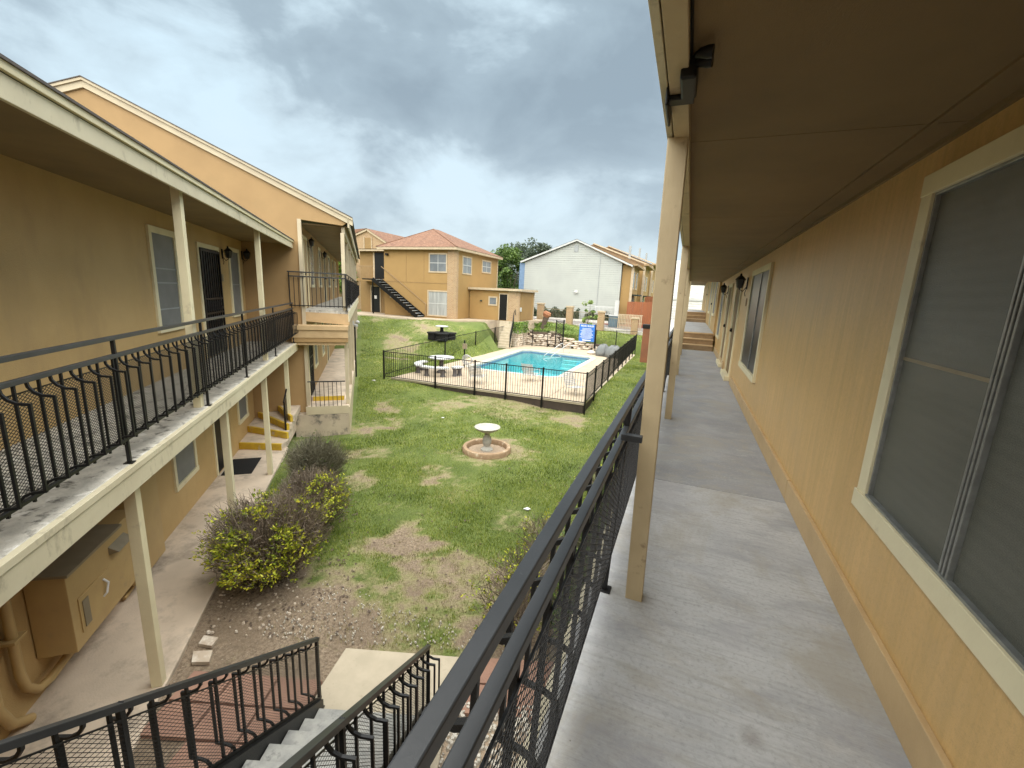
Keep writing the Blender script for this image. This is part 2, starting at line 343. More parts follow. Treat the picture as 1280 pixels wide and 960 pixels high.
def props(o, label=None, cat=None, group=None, kind=None):
    if label: o['label'] = label
    if cat: o['category'] = cat
    if group: o['group'] = group
    if kind: o['kind'] = kind
    return o
class Thing:
    def __init__(s, name, label, cat, base, frame=WF, group=None, kind=None):
        e = bpy.data.objects.new(name, None); C.objects.link(e); e.empty_display_size = .2
        X, Y = frame.w(base[0], base[1]); e.location = (X, Y, base[2]); e.rotation_euler = (0, 0, frame.rot)
        s.e = e; s.base = base; s.f = frame; props(e, label, cat, group, kind)
class MB:
    def __init__(s): s.v = []; s.f = []
    def poly(s, pts):
        i = len(s.v); s.v += [tuple(p) for p in pts]; s.f.append(tuple(range(i, i+len(pts)))); return s
    def hexa(s, p):     # 8 points: bottom 4 ccw, top 4 ccw
        i = len(s.v); s.v += [tuple(q) for q in p]
        for a in ((3, 2, 1, 0), (4, 5, 6, 7), (0, 1, 5, 4), (1, 2, 6, 5), (2, 3, 7, 6), (3, 0, 4, 7)): s.f.append(tuple(i+k for k in a))
        return s
    def box(s, x0, x1, y0, y1, z0, z1):
        return s.hexa([(x0, y0, z0), (x1, y0, z0), (x1, y1, z0), (x0, y1, z0), (x0, y0, z1), (x1, y0, z1), (x1, y1, z1), (x0, y1, z1)])
    def prism(s, poly, z0, z1):
        i = len(s.v); n = len(poly)
        s.v += [(x, y, z0) for x, y in poly] + [(x, y, z1) for x, y in poly]
        s.f.append(tuple(i+k for k in reversed(range(n)))); s.f.append(tuple(i+n+k for k in range(n)))
        for k in range(n): s.f.append((i+k, i+(k+1) % n, i+n+(k+1) % n, i+n+k))
        return s
    def extrude(s, pts, d):      # planar polygon pts pushed along vector d
        i = len(s.v); n = len(pts)
        s.v += [tuple(p) for p in pts] + [tuple(a+b for a, b in zip(p, d)) for p in pts]
        s.f.append(tuple(i+k for k in reversed(range(n)))); s.f.append(tuple(i+n+k for k in range(n)))
        for k in range(n): s.f.append((i+k, i+(k+1) % n, i+n+(k+1) % n, i+n+k))
        return s
    def beam(s, a, b, w, h, side=None):
        a = Vector(a); b = Vector(b); d = (b-a).normalized()
        sd_ = Vector(side) if side else d.cross(Vector((0, 0, 1)))
        if sd_.length < 1e-4: sd_ = Vector((1, 0, 0))
        sd_.normalize(); u = sd_.cross(d).normalized()
        q = []
        for p in (a, b):
            for x, y in ((-1, -1), (1, -1), (1, 1), (-1, 1)): q.append(tuple(p + sd_*x*w/2 + u*y*h/2))
        return s.hexa(q)
    def sweep(s, pts, w, side):
        """square bar bent in one plane; side = unit vector normal to that plane"""
        pts = [Vector(p) for p in pts]; side = Vector(side); i = len(s.v); n = len(pts)
        for k, p in enumerate(pts):
            t1 = (pts[k]-pts[k-1]).normalized() if k else (pts[1]-pts[0]).normalized()
            t2 = (pts[k+1]-pts[k]).normalized() if k < n-1 else t1
            t = (t1+t2).normalized(); u = side.cross(t).normalized(); sc = 1/max(.5, t.dot(t1))
            for x, y in ((-1, -1), (1, -1), (1, 1), (-1, 1)): s.v.append(tuple(p + side*x*w/2 + u*y*w/2*sc))
        for k in range(n-1):
            for q in range(4): s.f.append((i+4*k+q, i+4*k+(q+1) % 4, i+4*k+4+(q+1) % 4, i+4*k+4+q))
        s.f.append((i+3, i+2, i+1, i)); j = i+4*(n-1); s.f.append((j, j+1, j+2, j+3)); return s
    def tube(s, pts, r, n=8):
        pts = [Vector(p) for p in pts]; i = len(s.v); m = len(pts)
        rr = r if isinstance(r, (list, tuple)) else [r]*m
        t0 = (pts[1]-pts[0]).normalized(); a = t0.orthogonal().normalized()
        for k, p in enumerate(pts):
            t1 = (pts[k]-pts[k-1]).normalized() if k else t0
            t2 = (pts[k+1]-pts[k]).normalized() if k < m-1 else t1
            t = (t1+t2).normalized(); a = (a - t*a.dot(t)).normalized(); b = t.cross(a)
            for q in range(n):
                an = 2*math.pi*q/n; s.v.append(tuple(p + (a*math.cos(an)+b*math.sin(an))*rr[k]))
        for k in range(m-1):
            for q in range(n): s.f.append((i+n*k+q, i+n*k+(q+1) % n, i+n*k+n+(q+1) % n, i+n*k+n+q))
        s.f.append(tuple(i+q for q in reversed(range(n)))); s.f.append(tuple(i+n*(m-1)+q for q in range(n))); return s
    def lathe(s, prof, cx=0, cy=0, n=24):
        i = len(s.v); m = len(prof)
        for r, z in prof:
            for q in range(n): an = 2*math.pi*q/n; s.v.append((cx+r*math.cos(an), cy+r*math.sin(an), z))
        for k in range(m-1):
            for q in range(n): s.f.append((i+n*k+q, i+n*k+(q+1) % n, i+n*k+n+(q+1) % n, i+n*k+n+q))
        s.f.append(tuple(i+q for q in reversed(range(n)))); s.f.append(tuple(i+n*(m-1)+q for q in range(n))); return s
    def wbox(s, P, u0, u1, z0, z1, n0, n1):
        (ox, oy), (ux, uy), (nx, ny) = P
        q = []
        for z in (z0, z1):
            for u, n in ((u0, n0), (u1, n0), (u1, n1), (u0, n1)): q.append((ox+ux*u+nx*n, oy+uy*u+ny*n, z))
        return s.hexa(q)
    def mesh(s, name, base=(0, 0, 0), smooth=False):
        me = bpy.data.meshes.new(name)
        bx, by, bz = base
        me.from_pydata([(x-bx, y-by, z-bz) for x, y, z in s.v], [], s.f); me.update()
        bm = bmesh.new(); bm.from_mesh(me); bmesh.ops.recalc_face_normals(bm, faces=bm.faces); bm.to_mesh(me); bm.free()
        if smooth: me.polygons.foreach_set('use_smooth', [True]*len(me.polygons))
        return me
def part(th, name, mb, m, parent=None, smooth=False, bevel=0, kind=None, label=None):
    base = th.base if th else (0, 0, 0)
    me = mb.mesh(name, base, smooth); me.materials.append(M[m])
    o = bpy.data.objects.new(name, me); C.objects.link(o)
    if th: o.parent = parent or th.e
    if bevel:
        b = o.modifiers.new('bevel', 'BEVEL'); b.width = bevel; b.segments = 2; b.limit_method = 'ANGLE'
    if smooth and not bevel:
        try:
            me.set_sharp_from_angle(angle=R(35))
        except Exception: pass
    if kind: o['kind'] = kind
    if label: o['label'] = label
    return o
def single(name, mb, m, base, frame=WF, label=None, cat=None, group=None, kind=None, smooth=False, bevel=0):
    me = mb.mesh(name, base, smooth); me.materials.append(M[m])
    o = bpy.data.objects.new(name, me); C.objects.link(o)
    X, Y = frame.w(base[0], base[1]); o.location = (X, Y, base[2]); o.rotation_euler = (0, 0, frame.rot)
    if bevel:
        b = o.modifiers.new('bevel', 'BEVEL'); b.width = bevel; b.segments = 2; b.limit_method = 'ANGLE'
    props(o, label, cat, group, kind); return o
def inst(name, me, parent, loc, rot=(0, 0, 0), sc=(1, 1, 1)):
    o = bpy.data.objects.new(name, me); C.objects.link(o); o.parent = parent; o.location = loc; o.rotation_euler = rot; o.scale = sc
    return o
def meshof(mb, name, m, smooth=False):
    me = mb.mesh(name, (0, 0, 0), smooth); me.materials.append(M[m]); return me

# ------------------------------------------------------------------ wall fittings
def window(th, P, u0, u1, z0, z1, fw=.09, pane='screen_grey', bars=(), vbars=(), prd=.035, trim='trim', sill=True, name='window', barmat='alu', dep=.02):
    f = MB()
    f.wbox(P, u0, u0+fw, z0+fw, z1-fw, -.02, prd); f.wbox(P, u1-fw, u1, z0+fw, z1-fw, -.02, prd)
    f.wbox(P, u0-.003, u1+.003, z1-fw, z1, -.02, prd+.004); f.wbox(P, u0-.006, u1+.006, z0, z0+fw, -.02, prd+.010 if sill else prd+.004)
    w = part(th, name, f, trim, bevel=.003)
    part(th, 'pane', MB().wbox(P, u0+fw-.01, u1-fw+.01, z0+fw-.01, z1-fw+.01, -.04, prd-dep), pane, w)
    if bars or vbars:
        b = MB()
        for z in bars: b.wbox(P, u0+fw, u1-fw, z-.011, z+.011, 0, prd-dep+.009)
        for u in vbars: b.wbox(P, u-.014, u+.014, z0+fw, z1-fw, 0, prd-dep+.012)
        part(th, 'sash_bar', b, barmat, w)
    return w
def door(th, P, u0, u1, z0, z1, fw=.08, prd=.03, dmat='black_paint', security=False, trim='trim', hs=1, name='door'):
    f = MB()
    f.wbox(P, u0, u0+fw, z0, z1-fw, -.02, prd); f.wbox(P, u1-fw, u1, z0, z1-fw, -.02, prd); f.wbox(P, u0-.003, u1+.003, z1-fw, z1, -.02, prd+.004)
    fr = part(th, 'door_frame', f, trim, bevel=.003)
    d = part(th, name, MB().wbox(P, u0+fw, u1-fw, z0+.01, z1-fw, -.03, .004), dmat)
    uh = u1-fw-.07 if hs > 0 else u0+fw+.07
    part(th, 'handle', MB().wbox(P, uh-.012, uh+.012, z0+.98, z0+1.06, 0, .045).wbox(P, uh-.07*hs, uh+.02*hs, z0+1.0, z0+1.03, .03, .055), 'black_steel', d)
    if security:
        n = 9; a, b = u0+fw+.03, u1-fw-.03
        for k in range(n):
            u = a+(b-a)*k/(n-1)
            part(th, 'security_bar', MB().wbox(P, u-.009, u+.009, z0+.05, z1-fw-.03, .03, .048), 'black_steel', d)
        m = MB()
        for z in (z0+.05, z0+.92, z0+1.22, z1-fw-.05): m.wbox(P, a-.02, b+.02, z-.02, z+.02, .028, .052)
        m.wbox(P, a-.04, a-.005, z0+.03, z1-fw-.02, .02, .055); m.wbox(P, b+.005, b+.04, z0+.03, z1-fw-.02, .02, .055)
        for k in range(n-1):
            u = a+(b-a)*(k+.5)/(n-1)
            (ox, oy), (ux, uy), (nx, ny) = P
            pts = [(ox+ux*(u+.035*math.cos(t))+nx*.04, oy+uy*(u+.035*math.cos(t))+ny*.04, z0+1.07+.1*math.sin(t)) for t in [i*math.pi/5 for i in range(11)]]
            m.tube(pts, .006, 4)
        part(th, 'scrollwork', m, 'black_steel', d)
    return d
def lamp(frame, P, u, z, label, sc=1.):
    (ox, oy), (ux, uy), (nx, ny) = P
    def pt(a, n, zz): return (ox+ux*(u+a)+nx*n, oy+uy*(u+a)+ny*n, zz)
    base = (ox+ux*u, oy+uy*u, z)
    th = Thing('wall_lantern', label, 'wall lamp', base, frame, 'wall lanterns beside the flat doors')
    cx, cy, _ = pt(0, .13*sc, 0)
    part(th, 'bracket', MB().wbox(P, u-.035*sc, u+.035*sc, z-.13*sc, z+.09*sc, 0, .02).tube([pt(0, .01, z-.08*sc), pt(0, .07*sc, z-.17*sc), pt(0, .13*sc, z-.13*sc), pt(0, .13*sc, z-.10*sc)], .009*sc, 6)
         .tube([pt(0, .01, z-.10*sc), pt(0, .03, z-.20*sc), pt(0, .015, z-.26*sc)], .007*sc, 5), 'black_steel')
    part(th, 'cage', MB().lathe([(.03*sc, z-.11*sc), (.055*sc, z-.10*sc), (.05*sc, z-.095*sc)], cx, cy, 6)
         .lathe([(.095*sc, z+.045*sc), (.085*sc, z+.06*sc), (.045*sc, z+.105*sc), (.02*sc, z+.12*sc), (.018*sc, z+.15*sc), (.004*sc, z+.165*sc)], cx, cy, 6), 'black_steel')
    m = MB()
    for q in range(6):
        a = math.pi/3*q; m.tube([(cx+.052*sc*math.cos(a), cy+.052*sc*math.sin(a), z-.1*sc), (cx+.085*sc*math.cos(a), cy+.085*sc*math.sin(a), z+.05*sc)], .005*sc, 4)
    part(th, 'cage_bar', m, 'black_steel')
    part(th, 'glass', MB().lathe([(.045*sc, z-.095*sc), (.075*sc, z+.045*sc)], cx, cy, 6), 'dark_glass')
    return th

# ------------------------------------------------------------------ railings
BELLY = .128
def belly_mesh(zt, zb, w=.0155):
    p = [(0, 0, zt), (0, .006, zt-.035), (0, .03, zt-.070), (0, .07, zt-.093), (0, BELLY, zt-.10), (0, BELLY, zb+.075), (0, .06, zb+.07), (0, .025, zb+.055), (0, .006, zb+.03), (0, 0, zb)]
    return meshof(MB().sweep(p, w, (1, 0, 0)), 'curved_baluster', 'black_steel')
def straight_mesh(zt, zb, w=.0155):
    return meshof(MB().box(-w/2, w/2, -w/2, w/2, zb-.035, zt), 'baluster', 'black_steel')
def grid_mesh(th, L, z0, z1, slope, y=-.012, dw=.045, dh=.026, r=.0012):
    m = MB(); H = z1-z0; k = dh/dw
    def strand(xa, za, xb, zb):
        m.beam((xa, y, za+slope*xa), (xb, y, zb+slope*xb), r*1.3, r*2.4, (0, 1, 0))
    span = H/k; n = int((L+span)/dw)+1
    for i in range(n):
        x = -span+i*dw
        for sgn in (1, -1):
            # strand z = z0 + k*(X-x) or mirrored
            xa, xb = max(0, x), min(L, x+span)
            if xb-xa < .01: continue
            if sgn > 0: strand(xa, z0+k*(xa-x), xb, z0+k*(xb-x))
            else: strand(xa, z1-k*(xa-x), xb, z1-k*(xb-x))
    me = m.mesh('mesh_panel'); me.materials.append(M['black_steel'])
    o = bpy.data.objects.new('mesh_panel', me); C.objects.link(o); o.parent = th.e; o['kind'] = 'stuff'
def railing(label, frame, p0, p1, zb, top=.98, bot=.22, upper=1.13, slope=0., out=1, grid=True, posts=(), step=.1085, cap=.036, belly=True, grp='black steel deck railings', base_z=0, tilt=0, skipup=False, postdown=None):
    """runs from p0 to p1 (frame xy); out=+1: bellies out to the left of the run direction"""
    a = frame.w(*p0); b = frame.w(*p1); dx, dy = b[0]-a[0], b[1]-a[1]; L = math.hypot(dx, dy)
    fr = Frame(math.atan2(dy, dx), a[0], a[1])
    th = Thing('railing', label, 'railing', (0, 0, zb), fr, grp)
    if tilt: th.e.rotation_euler = (tilt, 0, fr.rot)
    th.base = (0, 0, 0)
    def bar(x0, x1, z, w, h, name, m='black_steel'):
        part(th, name, MB().beam((x0, 0, z+slope*x0), (x1, 0, z+slope*x1), w, h, (0, 1, 0)), m, bevel=.003)
    bar(0, L, top-.018, cap, .034, 'top_rail', 'worn_steel'); bar(0, L, bot, .026, .026, 'bottom_rail')
    if upper: bar(-.02, L+.02, upper-.018, cap, .034, 'hand_rail', 'worn_steel')
    sm = straight_mesh(top-.03, bot); bmh = belly_mesh(top-.03, bot)
    if out < 0:
        for v in bmh.vertices: v.co.y *= -1
        bmh.flip_normals()
    n = int(L/step)
    for i in range(1, n+1):
        x = i*step
        if x > L-.03: break
        if belly and i % 2: inst('curved_baluster', bmh, th.e, (x, 0, slope*x))
        else: inst('baluster', sm, th.e, (x, 0, slope*x))
    for x in posts:
        d = postdown if postdown is not None else 0
        part(th, 'post', MB().box(x-.014, x+.014, -.014, .014, d+slope*x, (upper-.03 if upper else top)+slope*x)
             .box(x-.035, x+.035, -.035, .035, d+slope*x, d+slope*x+.008), 'black_steel', bevel=.002)
    if grid:
        for zf in (bot+.02, top-.04-.055): part(th, 'mesh_frame', MB().beam((0, -.012*out, zf), (L, -.012*out, zf+slope*L), .006, .008, (0, 1, 0)), 'black_steel')
        grid_mesh(th, L, bot+.02, top-.095, slope, y=-.012*out, **(dict(dw=.040, dh=.023, r=.0016) if cap == .036 else {}))
    return th

# ------------------------------------------------------------------ terrain
CTRL = np.array([(-5, 3, -2.65), (-3, 3, -2.65), (-7, 6, -2.66), (-9.3, 9.8, -2.82), (-4.7, 10.2, -2.6), (-1, 4, -2.65), (-1, 10, -2.62), (-3.3, 15.3, -2.74), (-8, 15.2, -2.58),
 (-12.8, 15.6, -2.42), (-13.3, 20, -2.1), (-13.5, 25, -1.35), (-14, 28.8, -.52), (-17, 27.3, -.46), (-22, 27.3, -.46), (-26, 26, -.45), (-20, 20.5, -1.45), (-16, 18, -2.0), (-15, 14.5, -2.4),
 (-2.5, 20, -2.35), (-2.8, 25, -1.95), (-3, 31, -1.55), (-1, 31, -1.4), (0, 25, -1.8), (-4, 36, -1.22), (-6, 36, -1.05), (-10, 36, -.72), (-12, 36, -.62), (-10.5, 34, -.92), (-7, 34, -1.3), (-5, 33.5, -1.5),
 (0, 0, -2.65), (-6, -3, -2.65), (2, -4, -2.65), (3, 20, -2.2), (-12, 5, -2.65), (-20, 10, -2.4), (-30, 30, -.5), (-18, 45, -.55), (-4, 45, -.6), (-10, 50, -.6), (8, 45, -.6), (-30, 60, -.6), (15, 20, -2), (-4, 39.5, -1.45), (-9, 39.5, -1.2), (-14, 39.5, -1.1), (3, 39.5, -1.5), (-20, 39.5, -1.0), (10, 39.5, -1.5)], float)
def hgt(x, y):
    x = np.atleast_1d(np.asarray(x, float)); y = np.atleast_1d(np.asarray(y, float))
    d2 = (x[:, None]-CTRL[None, :, 0])**2 + (y[:, None]-CTRL[None, :, 1])**2 + .35
    w = d2**-1.9; h = (w*CTRL[None, :, 2]).sum(1)/w.sum(1)
    far = np.clip((np.hypot(x+8, y-18)-40)/40, 0, 1); h = h*(1-far) + (-.6)*far
    # level ground round the sunken pool terrace on its uphill side
    fo = np.clip((y-28.0)/.9, 0, 1); t = np.clip((-12.05-1.45*fo-x)/(1.3-.7*fo), 0, 1); band = (y > 16.2) & (y < 33.4) & (x > -14.6)
    h = np.where(band, np.minimum(h, -2.34*(1-t)+h*t), h)
    t2 = np.clip((y-33.45)/.4, 0, 1); b2 = (x > -13.3) & (x < -3.5) & (y > 31.5) & (y < 34)
    h = np.where(b2, np.minimum(h, -2.34*(1-t2)+h*t2), h)
    pit = (x > -11.9) & (x < -3.5) & (y > 16.05) & (y < 32.6)
    return np.where(pit, -4.4, h)
def hz(x, y): return float(hgt(x, y)[0])
def vnoise(x, y, s, seed):
    r = np.random.default_rng(seed); g = r.random((64, 64))
    u = (x*s) % 63; v = (y*s) % 63; i = u.astype(int); j = v.astype(int); a = u-i; b = v-j
    a = a*a*(3-2*a); b = b*b*(3-2*b); i1 = (i+1) % 64; j1 = (j+1) % 64
    return g[i, j]*(1-a)*(1-b)+g[i1, j]*a*(1-b)+g[i, j1]*(1-a)*b+g[i1, j1]*a*b
PATCH = [(-4.1, 5.7, .62, .9), (-5.3, 8.12, .45, .7), (-8.9, 11.64, .45, .5), (-6.6, 7.3, .55, .8), (-7.66, 8.8, .7, .9), (-2.7, 4.3, .9, .7), (-2.4, 5.0, .6, .7), (-8.0, 13.83, 1.0, .5), (-15.4, 21.3, 1.1, .7),
         (-17, 22.5, 1.1, .8), (-14.6, 19.4, .7, .7), (-4.7, 10.2, 1.05, .6), (-3.9, 15.2, 1.2, .5), (-6, 15.45, 2.2, .45), (-10, 12.6, .6, .6), (-2.67, 7.1, .35, .5), (-3.3, 4.8, .6, .6), (-16.3, 25, 1.3, .6), (-9.0, 10.6, .55, .9), (-20.5, 25.5, .9, .6), (-1.2, 5.2, .9, .8)]
def dryness(x, y):
    x0_, y0_ = x, y
    x = x + (vnoise(x0_, y0_, 1.7, 31)-.5)*1.0 + (vnoise(x0_, y0_, 5.1, 32)-.5)*.5 + (vnoise(x0_, y0_, 13, 35)-.5)*.25; y = y + (vnoise(x0_, y0_, 1.6, 33)-.5)*1.0 + (vnoise(x0_, y0_, 4.7, 34)-.5)*.5 + (vnoise(x0_, y0_, 12, 36)-.5)*.25
    n = vnoise(x, y, .9, 3)*.55 + vnoise(x, y, 2.3, 4)*.3 + vnoise(x, y, 5.5, 5)*.25
    d = .40*(n-.15)/.95
    for px, py, r, s in PATCH: d = np.maximum(d, (1.0 - np.minimum(1, (np.hypot(x-px, y-py)/(r*1.35))**2)) * min(1, .55+.35*s) * (.25+1.25*n))
    x, y = x0_, y0_; c = x*LF.c + y*LF.s; a = -x*LF.s + y*LF.c
    bed = np.clip((-.86 + .12*np.sin(a*1.7) - c + (n-.5)*.5)/.3 + .5, 0, 1)*np.clip((9.6-a)/.8, 0, 1)*np.clip((c+2.6)/.1, 0, 1)
    near = np.clip((4.55 + .10*(x+3) - y + (n-.5)*1.8)/.9 + .2, 0, .97)
    nx_ = x*NF.c + y*NF.s
    return np.clip(np.maximum(d, np.maximum(bed, near*.95)), 0, 1)
def ground():
    def axis(a, b, st, far):
        core = np.arange(a, b, st); s = []; v = st
        lo = [a]; hi = [core[-1]]
        while lo[-1] > -far: v *= 1.22; lo.append(lo[-1]-v)
        v = st
        while hi[-1] < far: v *= 1.22; hi.append(hi[-1]+v)
        return np.concatenate([np.array(lo[:0:-1]), core, np.array(hi[1:])])
    xs = axis(-24, 3, .14, 900); ys = axis(1, 40, .14, 900)
    X, Y = np.meshgrid(xs, ys, indexing='ij'); x = X.ravel(); y = Y.ravel()
    z = np.concatenate([hgt(x[i:i+20000], y[i:i+20000]) for i in range(0, len(x), 20000)])
    z += (vnoise(x, y, 1.1, 11)-.5)*.05*(z > -4) + (vnoise(x, y, 4.7, 12)-.5)*.02*(z > -4)
    nx, ny = len(xs), len(ys); idx = np.arange(nx*ny).reshape(nx, ny)
    f = np.stack([idx[:-1, :-1], idx[1:, :-1], idx[1:, 1:], idx[:-1, 1:]], -1).reshape(-1, 4)
    me = bpy.data.meshes.new('ground'); me.vertices.add(len(x)); me.vertices.foreach_set('co', np.stack([x, y, z], 1).ravel())
    me.loops.add(f.size); me.loops.foreach_set('vertex_index', f.ravel()); me.polygons.add(len(f))
    me.polygons.foreach_set('loop_start', np.arange(0, f.size, 4)); me.update(calc_edges=True)
    me.polygons.foreach_set('use_smooth', [True]*len(f))
    at = me.attributes.new('dry', 'FLOAT', 'POINT'); at.data.foreach_set('value', dryness(x, y))
    me.materials.append(M['lawn_ground']); o = bpy.data.objects.new('ground', me); C.objects.link(o)
    props(o, 'patchy lawn ground rising gently towards the far houses', kind='structure')
ground()
def in_lawn(x, y):
    c = x*LF.c + y*LF.s; a = -x*LF.s + y*LF.c
    sx = (x-SF.ox)*SF.c + (y-SF.oy)*SF.s; sy = -(x-SF.ox)*SF.s + (y-SF.oy)*SF.c
    k = (c > -2.1) & (x < -.1)
    k &= ~((a > 13.2) & (c < -.68)) & ~((x > -12.1) & (x < -3.25) & (y > 15.85) & (y < 33.2))
    k &= ~((sy < .9)) & (np.hypot(x+4.68, y-10.2) > .64)
    k &= ~((y > 26.9) & (x < -11.5)) & (y < 37.2)
    k &= ~((a > 13.2) & (a < 33.5) & (c < -.55))
    return k
def scatter_grass():
    V = []; D = []
    for (x0, x1, y0, y1, n, h, wd) in ((-9.5, -.1, 3.2, 9, 125000, .050, .010), (-13.5, -.1, 9, 16, 90000, .055, .016), (-25, -12, 13, 27.5, 60000, .06, .028), (-3.3, 0, 16, 37, 26000, .06, .026), (-12.5, -3, 33.2, 37.2, 14000, .07, .03), (-14.5, -12, 16, 27.5, 12000, .06, .025)):
        x = rng.uniform(x0, x1, n); y = rng.uniform(y0, y1, n); d = dryness(x, y)
        dd = d + (vnoise(x, y, 7, 21)-.5)*.5
        k = in_lawn(x, y) & (rng.random(n) > np.clip((dd-.28)*1.55, 0, .93)); x = x[k]; y = y[k]; d = d[k]
        z = np.concatenate([hgt(x[i:i+20000], y[i:i+20000]) for i in range(0, len(x), 20000)])
        m = len(x); an = rng.uniform(0, 6.283, m); hh = h*rng.uniform(.45, 1.35, m)*(1-.35*d); le = rng.uniform(0, .8, m)*hh; la = rng.uniform(0, 6.283, m); ww = wd*rng.uniform(.6, 1.3, m)
        ax = np.cos(an)*ww/2; ay = np.sin(an)*ww/2
        V.append(np.stack([np.stack([x-ax, y-ay, z-.01], 1), np.stack([x+ax, y+ay, z-.01], 1), np.stack([x+np.cos(la)*le, y+np.sin(la)*le, z+hh], 1)], 1).reshape(-1, 3)); D.append(np.repeat(d, 3))
    v = np.concatenate(V); d = np.concatenate(D); n = len(v)//3
    me = bpy.data.meshes.new('grass'); me.vertices.add(len(v)); me.vertices.foreach_set('co', v.ravel()); me.loops.add(len(v)); me.loops.foreach_set('vertex_index', np.arange(len(v)))
    me.polygons.add(n); me.polygons.foreach_set('loop_start', np.arange(0, len(v), 3)); me.update(calc_edges=True)
    at = me.attributes.new('dry', 'FLOAT', 'POINT'); at.data.foreach_set('value', d)
    me.materials.append(M['grass_blade']); o = bpy.data.objects.new('grass', me); C.objects.link(o)
    props(o, 'short patchy green and straw coloured lawn grass', 'grass', kind='stuff')
scatter_grass()
def scatter_stones(name, label, n, fn, size, m, flat=.5):
    b = MB(); cnt = 0
    while cnt < n:
        x, y, z = fn()
        if x is None: continue
        cnt += 1; r = size*random.uniform(.4, 1.3); k = random.choice((5, 6)); a0 = random.uniform(0, 6.28); i = len(b.v)
        ring = [(x+r*random.uniform(.7, 1.1)*math.cos(a0+6.283*q/k), y+r*random.uniform(.6, 1.0)*math.sin(a0+6.283*q/k), z-.01) for q in range(k)]
        top = [(x+(p[0]-x)*.6, y+(p[1]-y)*.6, z+r*flat*random.uniform(.7, 1.2)) for p in ring]
        b.v += ring+top
        for q in range(k): b.f.append((i+q, i+(q+1) % k, i+k+(q+1) % k, i+k+q))
        b.f.append(tuple(i+k+q for q in range(k)))
    me = b.mesh(name); me.materials.append(M[m]); o = bpy.data.objects.new(name, me); C.objects.link(o)
    props(o, label, 'stones', kind='stuff')
def bedpt():
    c = random.uniform(-2.05, -.6); a = random.uniform(3.3, 9.5)
    x, y = LF.w(c, a)
    sx, sy = SF.inv(x, y)
    if sy < .95 or c > -.95: return None, 0, 0
    if random.random() < (c+2.1)*.5: return None, 0, 0
    return x, y, hz(x, y)+.01
scatter_stones('gravel_stones', 'pale stones and rubble lying in the bare soil bed beside the left walkway', 330, bedpt, .026, 'stone_wall', .45)
def dirtpt():
    x = random.uniform(-4.5, -.6); y = random.uniform(3.2, 4.3); sx, sy = SF.inv(x, y)
    if sy < .95: return None, 0, 0
    return x, y, hz(x, y)+.012
scatter_stones('soil_pebbles', 'small chips and pebbles on the bare soil behind the landing', 380, dirtpt, .014, 'pebble', .5)
for i, (x, y, rz, s) in enumerate(((-4.9, 2.84, .5, .11), (-4.74, 2.66, .8, .13))):
    single('flat_stone', MB().prism([(x+s*1.2*math.cos(rz+t), y+s*.8*math.sin(rz+t)) for t in (.6, 2.3, 3.8, 5.3)], -2.66, -2.62), 'stone_wall', (x, y, -2.66), label=('upper' if i == 0 else 'lower')+' of two flat buff stones in the soil by the left walkway edge', cat='stone', group='flat stones in the soil bed')

